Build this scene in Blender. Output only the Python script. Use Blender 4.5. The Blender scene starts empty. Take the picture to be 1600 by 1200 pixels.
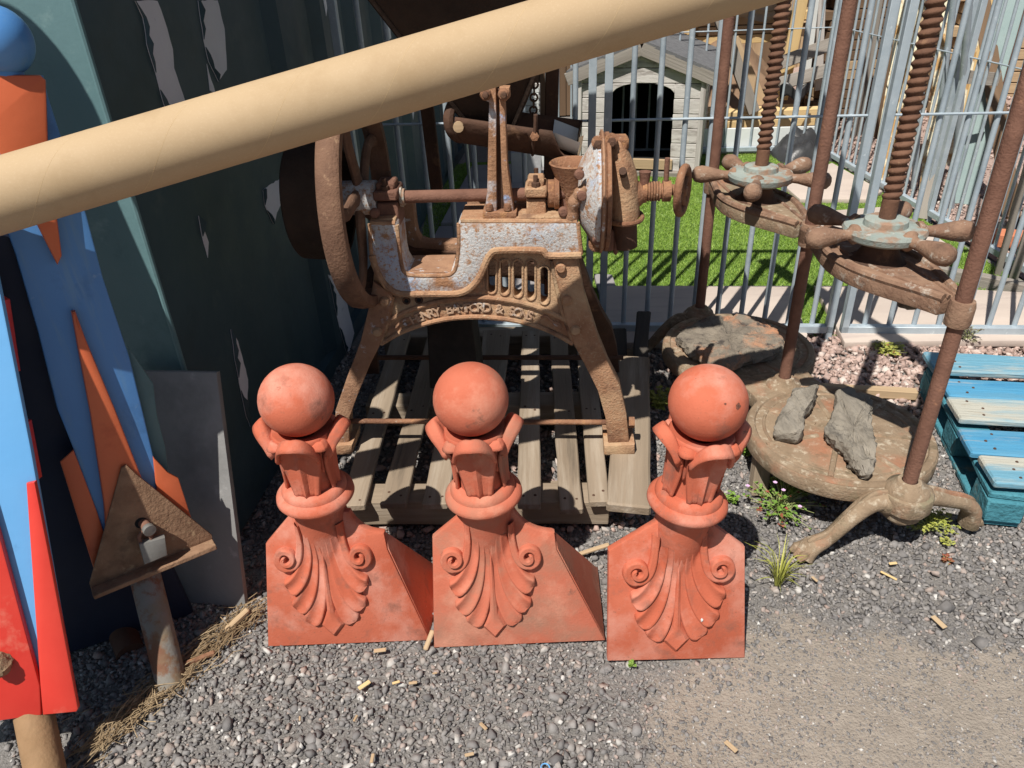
import bpy, bmesh, math, random
import numpy as np
from mathutils import Vector, Matrix, noise as mnoise
random.seed(7); RNG = np.random.default_rng(11)
S = bpy.context.scene
COL = S.collection
# ------------------------------------------------------------------ camera, sky, sun, exposure
F, CH = 1164.0, 1.5                       # focal length in photo pixels, eye height
_d = np.array([85, -1950, -F]); _d /= np.linalg.norm(_d)
_z = -_d; _f = np.array([0, 0, -1.0]); _y = _f - _f.dot(_z) * _z; _y /= np.linalg.norm(_y)
R = np.array([np.cross(_y, _z), _y, _z])
CAM = np.array([0, 0, CH])
cd = bpy.data.cameras.new('camera'); cd.sensor_width = 36; cd.lens = F / 1600 * 36; cd.clip_end = 400; cd.clip_start = .02
cam = bpy.data.objects.new('camera', cd); COL.objects.link(cam)
_m = Matrix([list(R[0]) + [0], list(R[1]) + [0], list(R[2]) + [CH], [0, 0, 0, 1]])
cam.matrix_world = _m; S.camera = cam
SUN = Vector((-.316, -.51, 1.0)).normalized()
W = bpy.data.worlds.new('World'); S.world = W; W.use_nodes = True
nt = W.node_tree; nt.nodes.clear()
sky = nt.nodes.new('ShaderNodeTexSky'); sky.sky_type = 'NISHITA'; sky.sun_disc = False
sky.sun_elevation = math.asin(SUN.z); sky.sun_rotation = math.atan2(SUN.x, SUN.y)
bgn = nt.nodes.new('ShaderNodeBackground'); bgn.inputs[1].default_value = .05
wo = nt.nodes.new('ShaderNodeOutputWorld'); nt.links.new(sky.outputs[0], bgn.inputs[0]); nt.links.new(bgn.outputs[0], wo.inputs[0])
sl = bpy.data.lights.new('sun', 'SUN'); sl.energy = 5.0; sl.angle = math.radians(.53); sl.color = (1, .955, .88)
so = bpy.data.objects.new('sun', sl); COL.objects.link(so); so.rotation_euler = SUN.to_track_quat('Z', 'Y').to_euler(); so.location = (-3, -5, 9)
S.view_settings.view_transform = 'Standard'; S.view_settings.look = 'None'
S.view_settings.exposure = 0.26; S.view_settings.gamma = 1; S.view_settings.use_curve_mapping = False
S.render.engine = 'CYCLES'; S.cycles.max_bounces = 6

# ------------------------------------------------------------------ measuring helpers
def ray(px, py): return R @ np.array([px - 800, 600 - py, -F])
def g(px, py, z=0.0): r = ray(px, py); return Vector(CAM + r * ((z - CH) / r[2]))
def at(px, py, y): r = ray(px, py); return Vector(CAM + r * (y / r[1]))
class Plane:
    """a real plane in the yard: origin, horizontal axis u, upward axis w, outward normal n"""
    def __init__(s, o, phi, lean=0.0):
        s.o = Vector(o); s.u = Vector((math.cos(phi), math.sin(phi), 0)); h = Vector((math.sin(phi), -math.cos(phi), 0))
        s.w = Vector((0, 0, math.cos(lean))) - h * math.sin(lean); s.n = s.u.cross(s.w)
    def uv(s, px, py, off=0.0):
        r = Vector(ray(px, py)); o = s.o + s.n * off
        p = Vector(CAM) + r * (s.n.dot(o - Vector(CAM)) / s.n.dot(r)); q = p - s.o
        return (q.dot(s.u), q.dot(s.w))
    def P(s, u, w, off=0.0): return s.o + s.u * u + s.w * w + s.n * off
    def px(s, px, py, off=0.0): return s.P(*s.uv(px, py, off), off)
    def poly(s, pts, off=0.0): return [s.uv(x, y, off) for x, y in pts]

# ------------------------------------------------------------------ materials
MATS = {}
def mat(name, c1, c2, scale=6, rough=.8, bump=.25, bscale=60, over=(), stretch=(1, 1, 1), metallic=0, island=None, detail=6, spec=.3, mid=.5, wid=.22, rnd=True, bstretch=None, rough2=None, planar=None):
    m = bpy.data.materials.new(name); m.use_nodes = True; n = m.node_tree; L = n.links; N = n.nodes
    b = N['Principled BSDF']; b.inputs['Roughness'].default_value = rough; b.inputs['Metallic'].default_value = metallic
    b.inputs['Specular IOR Level'].default_value = spec
    tc = N.new('ShaderNodeTexCoord'); vec = tc.outputs['Object']
    if rnd:
        oi = N.new('ShaderNodeObjectInfo'); ml = N.new('ShaderNodeMath'); ml.operation = 'MULTIPLY'; ml.inputs[1].default_value = 37
        L.new(oi.outputs['Random'], ml.inputs[0]); ad = N.new('ShaderNodeVectorMath'); L.new(vec, ad.inputs[0]); L.new(ml.outputs[0], ad.inputs[1]); vec = ad.outputs[0]
    mp = N.new('ShaderNodeMapping'); mp.inputs['Scale'].default_value = stretch; L.new(vec, mp.inputs[0])
    def nz(sc, det=detail, v=None, rg=.6):
        t = N.new('ShaderNodeTexNoise'); t.inputs['Scale'].default_value = sc; t.inputs['Detail'].default_value = det; t.inputs['Roughness'].default_value = rg
        L.new(v or mp.outputs[0], t.inputs['Vector']); return t.outputs['Fac']
    def ramp(src, lo, hi):
        r = N.new('ShaderNodeMapRange'); r.inputs[1].default_value = lo; r.inputs[2].default_value = hi; L.new(src, r.inputs[0]); return r.outputs[0]
    def mix(fac, a, c):
        x = N.new('ShaderNodeMix'); x.data_type = 'RGBA'
        if hasattr(fac, 'links'): L.new(fac, x.inputs[0])
        else: x.inputs[0].default_value = fac
        for i, q in ((6, a), (7, c)):
            if hasattr(q, 'links'): L.new(q, x.inputs[i])
            else: x.inputs[i].default_value = (*q, 1)
        return x.outputs[2]
    col = mix(ramp(nz(scale), mid - wid, mid + wid), c1, c2)
    if island:
        ge = N.new('ShaderNodeNewGeometry'); cr = N.new('ShaderNodeValToRGB'); cr.color_ramp.interpolation = 'LINEAR'
        els = cr.color_ramp.elements
        while len(els) < len(island): els.new(.5)
        for e, (p, c) in zip(els, island): e.position = p; e.color = (*c, 1)
        L.new(ge.outputs['Random Per Island'], cr.inputs[0])
        x = N.new('ShaderNodeMix'); x.data_type = 'RGBA'; x.blend_type = 'MULTIPLY'; x.inputs[0].default_value = 1
        L.new(cr.outputs[0], x.inputs[6]); L.new(col, x.inputs[7]); col = x.outputs[2]
    ro = None
    for o in over:                        # (colour, scale, threshold, softness[, roughness[, stretch]])
        v = None
        if len(o) > 5:
            m2 = N.new('ShaderNodeMapping'); m2.inputs['Scale'].default_value = o[5]; m2.inputs['Location'].default_value = (3.1 * o[1], 1.7, .6); L.new(vec, m2.inputs[0]); v = m2.outputs[0]
        else:
            m2 = N.new('ShaderNodeMapping'); m2.inputs['Location'].default_value = (o[1] * .37, 1.3, o[2] * 9); L.new(mp.outputs[0], m2.inputs[0]); v = m2.outputs[0]
        f = ramp(nz(o[1], 8, v, .65), o[2] - o[3], o[2] + o[3]); col = mix(f, col, o[0])
    L.new(col, b.inputs['Base Color'])
    rr = ramp(nz(scale * 2.3), .2, .8); r3 = N.new('ShaderNodeMapRange'); r3.inputs[3].default_value = max(0, rough - .1); r3.inputs[4].default_value = min(1, rough + .1); L.new(rr, r3.inputs[0]); L.new(r3.outputs[0], b.inputs['Roughness'])
    if bump:
        bp = N.new('ShaderNodeBump'); bp.inputs['Strength'].default_value = bump; bp.inputs['Distance'].default_value = .01
        v = None
        if bstretch:
            m3 = N.new('ShaderNodeMapping'); m3.inputs['Scale'].default_value = bstretch; L.new(vec, m3.inputs[0]); v = m3.outputs[0]
        L.new(nz(bscale, 5, v), bp.inputs['Height']); L.new(bp.outputs[0], b.inputs['Normal'])
    MATS[name] = m; return m

rust = mat('rusted_iron', (.185, .085, .048), (.335, .175, .10), 16, .88, .5, 140, over=[((.42, .22, .10), 24, .63, .07), ((.085, .045, .034), 11, .62, .10), ((.40, .31, .23), 90, .66, .06)])
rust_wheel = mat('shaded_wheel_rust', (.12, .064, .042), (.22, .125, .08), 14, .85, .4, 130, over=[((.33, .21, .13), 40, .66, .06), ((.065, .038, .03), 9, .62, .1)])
rust_screw = mat('dark_screw_rust', (.105, .052, .034), (.185, .095, .058), 14, .85, .3, 120, over=[((.27, .15, .085), 30, .66, .06)])
rust_plate = mat('rusted_plate', (.18, .10, .06), (.32, .195, .12), 22, .85, .4, 120, over=[((.36, .25, .15), 34, .64, .06), ((.07, .042, .03), 9, .64, .08)])
rust_dark = mat('dark_rusted_iron', (.055, .032, .022), (.12, .062, .04), 8, .85, .3, 80, over=[((.20, .11, .06), 12, .66, .07)])
rust_red = mat('red_brown_rust', (.14, .068, .047), (.225, .115, .08), 20, .88, .35, 150, over=[((.38, .19, .11), 20, .68, .06)])
worn_paint = mat('worn_pale_blue_paint', (.56, .565, .57), (.50, .49, .475), 14, .7, .4, 170, over=[((.34, .44, .62), 6, .62, .08), ((.40, .235, .14), 130, .575, .055), ((.36, .19, .10), 44, .60, .05), ((.38, .20, .11), 9, .57, .06)])
worn_light = mat('rust_with_paint_traces', (.26, .138, .082), (.40, .235, .145), 18, .85, .45, 140, over=[((.56, .58, .60), 38, .64, .05), ((.30, .42, .62), 14, .72, .04), ((.14, .07, .045), 12, .66, .07)])
letter_m = mat('raised_letter_metal', (.36, .22, .14), (.50, .35, .24), 30, .85, .3, 150, over=[((.56, .56, .55), 30, .62, .06)])
bracket_m = mat('bracket_rust_and_blue_paint', (.27, .14, .08), (.42, .23, .13), 14, .8, .4, 140, over=[((.52, .56, .62), 9, .57, .05), ((.30, .42, .64), 16, .64, .05)])
casting_red = mat('rusted_casting', (.285, .145, .080), (.46, .265, .155), 18, .88, .5, 150, over=[((.50, .355, .215), 4.5, .56, .12), ((.47, .34, .22), 110, .62, .06), ((.14, .072, .048), 10, .62, .1), ((.40, .19, .085), 22, .68, .06), ((.47, .50, .52), 40, .75, .03)])
terra = mat('terracotta', (.43, .098, .050), (.54, .150, .086), 7, .88, .16, 240, over=[((.60, .27, .20), 5.5, .58, .10), ((.24, .105, .075), 11, .63, .08), ((.15, .085, .065), 26, .70, .04), ((.20, .09, .06), 170, .68, .04), ((.34, .115, .07), 60, .68, .05), ((.74, .46, .37), 24, .73, .04), ((.10, .07, .06), 38, .79, .03)])
terra_spot = terra.copy(); terra_spot.name = 'spotted_terracotta'
terra_dirty = mat('stained_terracotta', (.44, .108, .058), (.55, .17, .105), 5, .9, .18, 220, over=[((.34, .19, .13), 5.5, .60, .12), ((.62, .28, .19), 6, .64, .1), ((.09, .075, .06), 18, .70, .06)])
card = mat('brown_cardboard', (.425, .305, .182), (.455, .332, .20), 3, .75, .05, 420, over=[((.475, .352, .22), 260, .62, .1), ((.38, .265, .15), 7, .66, .12)])
teal = mat('shaded_teal_paint', (.040, .074, .090), (.052, .090, .106), 3, .5, .08, 30, over=[((.075, .11, .12), 9, .68, .1), ((.035, .06, .062), 2.4, .62, .12), ((.06, .06, .05), 24, .78, .03)])  # darker copy of the container teal, side wall shade put into the colour
teal_lit = mat('lit_teal_paint', (.105, .195, .208), (.13, .225, .238), 4, .55, .12, 26, over=[((.17, .27, .275), 14, .66, .06), ((.075, .15, .16), 5, .64, .1), ((.42, .45, .43), 40, .77, .02)])  # lighter copy of the same teal, sunlight on the end wall put in
under = mat('bare_grey_undercoat', (.72, .71, .75), (.80, .79, .82), 8, .75, .15, 60, over=[((.44, .43, .46), 18, .68, .05)])
galv = mat('galvanised_steel', (.36, .425, .475), (.47, .535, .58), 14, .5, .05, 90, over=[((.60, .66, .70), 40, .66, .06), ((.27, .33, .38), 6, .66, .1)], metallic=.25, spec=.4)
pallet_wood = mat('weathered_pallet_wood', (.20, .152, .106), (.345, .272, .20), 5, .9, .35, 30, stretch=(.12, 1.6, 1.6), bstretch=(.15, 3, 3), over=[((.42, .355, .28), 9, .62, .1), ((.10, .08, .06), 7, .66, .06)])
old_wood = mat('old_grey_timber', (.20, .175, .15), (.33, .30, .265), 5, .9, .4, 26, stretch=(.12, 1.8, 1.8), bstretch=(.15, 3, 3), over=[((.09, .075, .065), 8, .66, .05)])
char_wood = mat('blackened_timber', (.03, .028, .026), (.10, .085, .07), 5, .9, .4, 30, stretch=(.15, 1.6, 1.6), bstretch=(.2, 3, 3))
kennel_wood = mat('silvered_cladding', (.42, .39, .365), (.62, .59, .56), 6, .9, .3, 26, stretch=(.10, 2, 2), bstretch=(.12, 3, 3), over=[((.29, .26, .24), 12, .58, .08), ((.12, .10, .09), 6, .71, .03)])
new_wood = mat('fresh_sawn_timber', (.60, .42, .19), (.70, .52, .28), 5, .8, .2, 24, stretch=(.12, 2, 2), over=[((.42, .27, .12), 8, .68, .05)])
tan_wood = mat('tan_timber', (.36, .25, .15), (.50, .37, .23), 5, .85, .25, 24, stretch=(.12, 2, 2), over=[((.22, .14, .08), 7, .66, .06)])
brown_wood = mat('dark_brown_timber', (.12, .075, .045), (.20, .13, .08), 5, .85, .25, 24, stretch=(.12, 2, 2))
peel_wood = mat('peeling_cream_paint', (.66, .60, .42), (.72, .67, .52), 6, .8, .4, 40, over=[((.42, .25, .10), 9, .53, .05, .8, (1, 1, .35)), ((.30, .17, .07), 16, .66, .04), ((.75, .48, .18), 6, .66, .06)])
blue_paint = mat('worn_blue_pallet_paint', (.055, .235, .40), (.085, .30, .48), 5, .65, .4, 30, stretch=(.22, 1.6, 1.6), bstretch=(.25, 3, 3), over=[((.40, .40, .36), 5.5, .64, .04), ((.10, .27, .40), 14, .56, .1), ((.30, .24, .17), 12, .71, .04), ((.03, .18, .36), 6, .66, .06)])
blue_grey_paint = mat('faded_blue_pallet_paint', (.11, .29, .40), (.18, .36, .45), 4, .75, .6, 30, stretch=(.3, 1.6, 1.6), bstretch=(.25, 3, 3), over=[((.43, .42, .36), 5.2, .55, .07), ((.06, .22, .34), 9, .62, .06), ((.33, .26, .18), 14, .70, .04)])
blue_side = mat('blue_end_grain', (.045, .185, .235), (.075, .26, .32), 12, .8, .9, 55, over=[((.40, .30, .15), 5, .66, .06), ((.03, .12, .16), 30, .64, .05)])
board_blue = mat('blue_gloss_paint', (.075, .225, .52), (.09, .26, .57), 3, .38, .05, 40, over=[((.05, .15, .36), 6, .66, .08), ((.17, .32, .55), 30, .70, .04), ((.46, .45, .40), 20, .77, .012), ((.11, .26, .50), 5, .60, .05, .4, (6, 6, .5))], spec=.4)
board_shaded = mat('shade_dark_paint', (.012, .018, .04), (.02, .028, .055), 4, .6, .05, 40)  # near-black tone paints in the shade on the rear board
board_sky = mat('light_blue_gloss_paint', (.13, .38, .72), (.16, .42, .76), 3, .38, .05, 40, over=[((.10, .28, .55), 8, .72, .05)], spec=.4)
board_orange = mat('orange_gloss_paint', (.55, .115, .045), (.62, .15, .06), 4, .4, .06, 40, over=[((.66, .52, .36), 26, .765, .012), ((.42, .07, .03), 5, .68, .08)], spec=.4)
board_red = mat('red_gloss_paint', (.58, .035, .025), (.66, .06, .04), 4, .38, .06, 40, over=[((.66, .17, .12), 9, .66, .07), ((.70, .60, .42), 22, .775, .012)], spec=.45)
slab_m = mat('dark_slate_slab', (.20, .198, .195), (.26, .255, .25), 4, .6, .12, 70, over=[((.34, .335, .33), 14, .68, .06), ((.15, .15, .148), 4, .64, .1)])
slab_edge = mat('slab_edge', (.12, .11, .10), (.17, .155, .14), 12, .8, .2, 60)
press_iron = mat('dusty_brown_cast_iron', (.20, .14, .09), (.33, .245, .165), 11, .9, .45, 130, over=[((.43, .36, .27), 40, .60, .06), ((.34, .15, .085), 5, .62, .09), ((.13, .10, .062), 13, .62, .08), ((.20, .19, .12), 7, .66, .08)])
wheel_iron = mat('rusted_handle_iron', (.18, .10, .066), (.31, .195, .13), 18, .85, .4, 130, over=[((.44, .39, .33), 36, .63, .06), ((.10, .06, .042), 11, .62, .08)])
wheel_green = mat('pale_green_worn_paint', (.24, .285, .26), (.33, .365, .335), 12, .75, .3, 110, over=[((.30, .19, .13), 16, .55, .06), ((.46, .45, .41), 34, .66, .04), ((.16, .12, .09), 9, .66, .06)])
bark = mat('grey_split_stone', (.15, .132, .108), (.31, .275, .225), 22, .95, 1.0, 70, stretch=(1, .35, 1), over=[((.30, .27, .23), 9, .62, .08), ((.06, .055, .05), 12, .64, .06)])
slate_rock = mat('brown_slate_rock', (.14, .118, .095), (.27, .23, .18), 16, .95, 1.0, 60, over=[((.46, .22, .12), 6, .57, .07), ((.06, .052, .048), 14, .61, .04), ((.40, .33, .03), 4, .74, .03)])
black_iron = mat('blackened_iron', (.012, .011, .011), (.028, .024, .021), 12, .8, .3, 80)
hopper_m = mat('dark_hopper_rust', (.026, .017, .013), (.052, .032, .022), 10, .9, .4, 70, over=[((.10, .06, .04), 30, .70, .06)])
black_plastic = mat('black_plastic', (.02, .02, .022), (.04, .04, .042), 6, .4, .3, 30, spec=.5)
shadow_black = mat('black_felt', (.03, .03, .03), (.055, .05, .05), 14, .95, .4, 120)
felt = mat('mineral_roof_felt', (.10, .10, .105), (.17, .17, .175), 30, .95, .3, 160)
white_board = mat('white_painted_board', (.62, .64, .63), (.70, .72, .70), 4, .6, .05, 30, over=[((.45, .46, .44), 8, .7, .06)])
grey_block = mat('grey_concrete_block', (.34, .34, .35), (.42, .42, .43), 6, .9, .2, 60)
paving = mat('buff_sandstone_paving', (.46, .385, .335), (.56, .475, .41), 3, .85, .10, 30, stretch=(.35, 1.8, 1), over=[((.40, .33, .30), 5, .64, .1), ((.62, .55, .50), 18, .70, .06)])
paving_grey = mat('grey_paving', (.27, .25, .25), (.34, .32, .32), 3, .85, .12, 30, over=[((.22, .2, .2), 6, .64, .1)])
padlock_m = mat('dull_padlock_steel', (.19, .185, .175), (.27, .265, .25), 20, .55, .1, 60, over=[((.25, .18, .12), 9, .66, .06)], metallic=.4)
leaf_g = mat('weed_leaf_green', (.10, .20, .035), (.20, .31, .06), 20, .6, 0, island=[(0, (.7, .8, .6)), (1, (1.15, 1.1, 1))])
leaf_y = mat('yellow_green_leaf', (.28, .30, .06), (.42, .40, .12), 20, .6, 0, island=[(0, (.7, .75, .6)), (1, (1.1, 1.1, 1))])
stem_g = mat('pale_green_stem', (.30, .36, .12), (.40, .42, .20), 20, .6, 0)
stem_r = mat('red_weed_leaf', (.28, .04, .035), (.20, .10, .04), 20, .6, 0)
petal = mat('pink_petal', (.62, .36, .62), (.70, .48, .70), 20, .6, 0)
straw = mat('dry_straw', (.27, .19, .11), (.45, .35, .22), 12, .85, 0, island=[(0, (.55, .5, .45)), (1, (1.1, 1.1, 1.1))])
dark_void = mat('void_black', (.012, .012, .012), (.02, .02, .02), 6, .9, 0)  # black stands in for the unlit inside of holes and kennel
brick_m = mat('orange_brick', (.50, .17, .085), (.58, .22, .12), 8, .85, .3, 60)
rope_m = mat('frayed_rope', (.20, .13, .08), (.33, .24, .15), 40, .95, .5, 120)
soil = mat('dug_soil', (.17, .105, .065), (.26, .17, .11), 4, .95, .6, 18, over=[((.36, .24, .18), 12, .66, .06)])
tarp = mat('weathered_grey_sheet', (.30, .285, .265), (.46, .44, .415), 4, .8, .5, 14, stretch=(.3, 1, 3), over=[((.16, .145, .13), 6, .62, .06)])
green_steel = mat('grey_green_steel', (.22, .30, .30), (.29, .37, .36), 5, .6, .1, 40, over=[((.24, .10, .06), 5, .70, .05)])
moss = mat('dry_moss', (.12, .095, .07), (.24, .20, .15), 30, 1, .9, 90)
stone_m = mat('dark_gravel', (.82, .8, .78), (1, 1, 1), 60, .85, .25, 160, rnd=False,
              island=[(0, (.15, .143, .142)), (.45, (.235, .225, .22)), (.72, (.29, .275, .265)), (.86, (.33, .30, .275)), (.93, (.37, .285, .25)), (.97, (.46, .445, .42)), (1, (.62, .605, .58))])
pink_m = mat('pink_gravel', (.85, .82, .8), (1, 1, 1), 50, .85, .25, 120, rnd=False,
             island=[(0, (.30, .22, .19)), (.5, (.46, .335, .29)), (.8, (.55, .42, .37)), (1, (.62, .55, .50))])
turf_m = mat('artificial_grass', (.66, .74, .55), (1, 1, 1), 7, .5, 0, rnd=False, island=[(0, (.17, .28, .035)), (.55, (.25, .38, .06)), (1, (.36, .47, .12))])
turf_base_m = mat('turf_backing', (.09, .16, .025), (.14, .23, .045), 90, .9, .6, 200, rnd=False)
def ground_mat():
    m = mat('gravelly_ground', (.155, .144, .135), (.26, .245, .23), 120, .95, .9, 130, rnd=False, over=[((.32, .30, .285), 210, .62, .05), ((.07, .066, .063), 150, .64, .05)])
    n = m.node_tree; N = n.nodes; L = n.links; b = N['Principled BSDF']
    src = b.inputs['Base Color'].links[0].from_socket
    at_ = N.new('ShaderNodeAttribute'); at_.attribute_name = 'dirt'
    tc = N.new('ShaderNodeTexCoord'); t = N.new('ShaderNodeTexNoise'); t.inputs['Scale'].default_value = 22; t.inputs['Detail'].default_value = 14; t.inputs['Roughness'].default_value = .82; L.new(tc.outputs['Object'], t.inputs[0])
    cr = N.new('ShaderNodeValToRGB'); cr.color_ramp.elements[0].position = .3; cr.color_ramp.elements[0].color = (.24, .205, .17, 1); cr.color_ramp.elements[1].position = .75; cr.color_ramp.elements[1].color = (.40, .345, .29, 1); L.new(t.outputs[0], cr.inputs[0])
    t2 = N.new('ShaderNodeTexNoise'); t2.inputs['Scale'].default_value = 26; t2.inputs['Detail'].default_value = 12; t2.inputs['Roughness'].default_value = .8; L.new(tc.outputs['Object'], t2.inputs[0])
    a = N.new('ShaderNodeMath'); a.operation = 'ADD'; L.new(at_.outputs['Fac'], a.inputs[0]); L.new(t2.outputs[0], a.inputs[1])
    mr = N.new('ShaderNodeMapRange'); mr.inputs[1].default_value = .78; mr.inputs[2].default_value = 1.02; L.new(a.outputs[0], mr.inputs[0])
    x = N.new('ShaderNodeMix'); x.data_type = 'RGBA'; L.new(mr.outputs[0], x.inputs[0]); L.new(src, x.inputs[6]); L.new(cr.outputs[0], x.inputs[7]); L.new(x.outputs[2], b.inputs['Base Color'])
    return m
ground_m = ground_mat()

# ------------------------------------------------------------------ object helpers
ORG = {}
def tag(o, label=None, cat=None, group=None, kind=None):
    if label: o['label'] = label
    if cat: o['category'] = cat
    if group: o['group'] = group
    if kind: o['kind'] = kind
    return o
def thing(name, label, cat, loc, group=None):
    o = bpy.data.objects.new(name, None); o.empty_display_size = .05; COL.objects.link(o); o.location = loc; ORG[o.name] = Vector(loc)
    return tag(o, label, cat, group)
def link(name, me, m, parent=None, org=None, mtx=None):
    o = bpy.data.objects.new(name, me); COL.objects.link(o)
    if m is not None and not me.materials: me.materials.append(m)
    if parent is not None:
        o.parent = parent; org = ORG[parent.name]
        if mtx is not None: o.matrix_local = Matrix.Translation(-org) @ mtx
        ORG[o.name] = org
    else:
        if mtx is not None: o.matrix_world = mtx; org = mtx.translation.copy()
        else: o.location = org or Vector((0, 0, 0))
        ORG[o.name] = Vector(o.location)
    return o
def copy_tree(o, parent=None):
    c = o.copy(); COL.objects.link(c)
    if parent is not None: c.parent = parent
    for ch in list(o.children): copy_tree(ch, c)
    return c
def frame(axis):
    a = Vector(axis).normalized(); t = Vector((0, 0, 1)) if abs(a.z) < .9 else Vector((1, 0, 0))
    x = t.cross(a).normalized(); return x, a.cross(x), a
class MB:
    def __init__(s): s.v = []; s.f = []
    def add(s, vs, fs):
        k = len(s.v); s.v += [Vector(p) for p in vs]; s.f += [tuple(i + k for i in q) for q in fs]; return s
    def box(s, c, size, rot=None, top=1.0):
        M = rot if rot is not None else Matrix.Identity(3); c = Vector(c); h = [q / 2 for q in size]
        vs = [c + M @ Vector((x * h[0] * (top if z > 0 else 1), y * h[1] * (top if z > 0 else 1), z * h[2])) for z in (-1, 1) for y in (-1, 1) for x in (-1, 1)]
        return s.add(vs, [(0, 2, 3, 1), (4, 5, 7, 6), (0, 1, 5, 4), (2, 6, 7, 3), (0, 4, 6, 2), (1, 3, 7, 5)])
    def tube(s, pts, rad, n=10, cap=True, sq=1.0, up=None):
        pts = [Vector(p) for p in pts]; rad = rad if isinstance(rad, (list, tuple)) else [rad] * len(pts)
        vs = []; x = None
        for i, p in enumerate(pts):
            d = (pts[min(i + 1, len(pts) - 1)] - pts[max(i - 1, 0)]).normalized()
            if x is None:
                x = (Vector(up).cross(d)).normalized() if up is not None else frame(d)[0]
            else: x = (x - d * x.dot(d)).normalized()
            y = d.cross(x)
            for k in range(n):
                a = 2 * math.pi * k / n; vs.append(p + x * math.cos(a) * rad[i] + y * math.sin(a) * rad[i] * sq)
        fs = [(i * n + k, i * n + (k + 1) % n, (i + 1) * n + (k + 1) % n, (i + 1) * n + k) for i in range(len(pts) - 1) for k in range(n)]
        if cap: fs += [tuple(reversed(range(n))), tuple((len(pts) - 1) * n + k for k in range(n))]
        return s.add(vs, fs)
    def cyl(s, p0, p1, r0, r1=None, n=16): return s.tube([p0, p1], [r0, r0 if r1 is None else r1], n)
    def lathe(s, o, axis, prof, n=32, a0=0, a1=2 * math.pi):
        x, y, a = frame(axis); o = Vector(o); full = a1 - a0 > 6.28; m = n if full else n + 1
        vs = [o + a * h + (x * math.cos(a0 + (a1 - a0) * k / n) + y * math.sin(a0 + (a1 - a0) * k / n)) * max(r, 1e-5) for r, h in prof for k in range(m)]
        fs = [(i * m + k, i * m + (k + 1) % m, (i + 1) * m + (k + 1) % m, (i + 1) * m + k) for i in range(len(prof) - 1) for k in range(n)]
        return s.add(vs, fs)
    def ball(s, c, r, n=20, sc=(1, 1, 1)):
        m = n // 2; c = Vector(c)
        vs = [c + Vector((math.sin(math.pi * i / m) * math.cos(2 * math.pi * k / n) * r * sc[0], math.sin(math.pi * i / m) * math.sin(2 * math.pi * k / n) * r * sc[1], math.cos(math.pi * i / m) * r * sc[2])) for i in range(m + 1) for k in range(n)]
        return s.add(vs, [(i * n + k, (i + 1) * n + k, (i + 1) * n + (k + 1) % n, i * n + (k + 1) % n) for i in range(m) for k in range(n)])
    def ring(s, c, axis, RR, r, n=40, m=10, sq=1.0):
        return s.lathe(c, axis, [(RR + r * math.cos(2 * math.pi * j / m), r * sq * math.sin(2 * math.pi * j / m)) for j in range(m + 1)], n)
    def grid(s, fn, nu, nv):
        vs = [fn(i / nu, j / nv) for j in range(nv + 1) for i in range(nu + 1)]
        return s.add(vs, [(j * (nu + 1) + i, j * (nu + 1) + i + 1, (j + 1) * (nu + 1) + i + 1, (j + 1) * (nu + 1) + i) for j in range(nv) for i in range(nu)])
    def prism(s, loops, pl, t0, t1):
        """outline (list of (u,w)) on a plane, given real thickness t0..t1 along its normal; simple outlines only"""
        lp = loops; n = len(lp)
        area = sum(lp[i][0] * lp[(i + 1) % n][1] - lp[(i + 1) % n][0] * lp[i][1] for i in range(n))
        if area < 0: lp = lp[::-1]
        vs = [pl.P(u, w, t1) for u, w in lp] + [pl.P(u, w, t0) for u, w in lp]
        return s.add(vs, [tuple(range(n)), tuple(range(2 * n - 1, n - 1, -1))] + [(i, n + i, n + (i + 1) % n, (i + 1) % n) for i in range(n)])
    def build(s, name, m, parent=None, bevel=0, smooth=38, seg=1, org=None, jit=0, merge=True):
        o = ORG[parent.name] if parent is not None else (Vector(org) if org is not None else sum(s.v, Vector()) / max(1, len(s.v)))
        me = bpy.data.meshes.new(name); bm = bmesh.new()
        vv = [bm.verts.new(p - o) for p in s.v]
        for q in s.f:
            try: bm.faces.new([vv[i] for i in q])
            except ValueError: pass
        if merge: bmesh.ops.remove_doubles(bm, verts=bm.verts, dist=2e-5)
        bmesh.ops.recalc_face_normals(bm, faces=bm.faces)
        if bevel:
            es = [e for e in bm.edges if len(e.link_faces) == 2 and e.calc_face_angle(0) > .5]
            bmesh.ops.bevel(bm, geom=es, offset=bevel, segments=seg, affect='EDGES', profile=.6, clamp_overlap=True)
        if jit:
            for v in bm.verts: v.co += mnoise.noise_vector(v.co * 9 + Vector((len(s.v), 1, 2))) * jit
        bm.to_mesh(me); bm.free()
        if smooth: me.shade_smooth(); me.set_sharp_from_angle(angle=math.radians(smooth))
        return link(name, me, m, parent, org=o)
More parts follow.
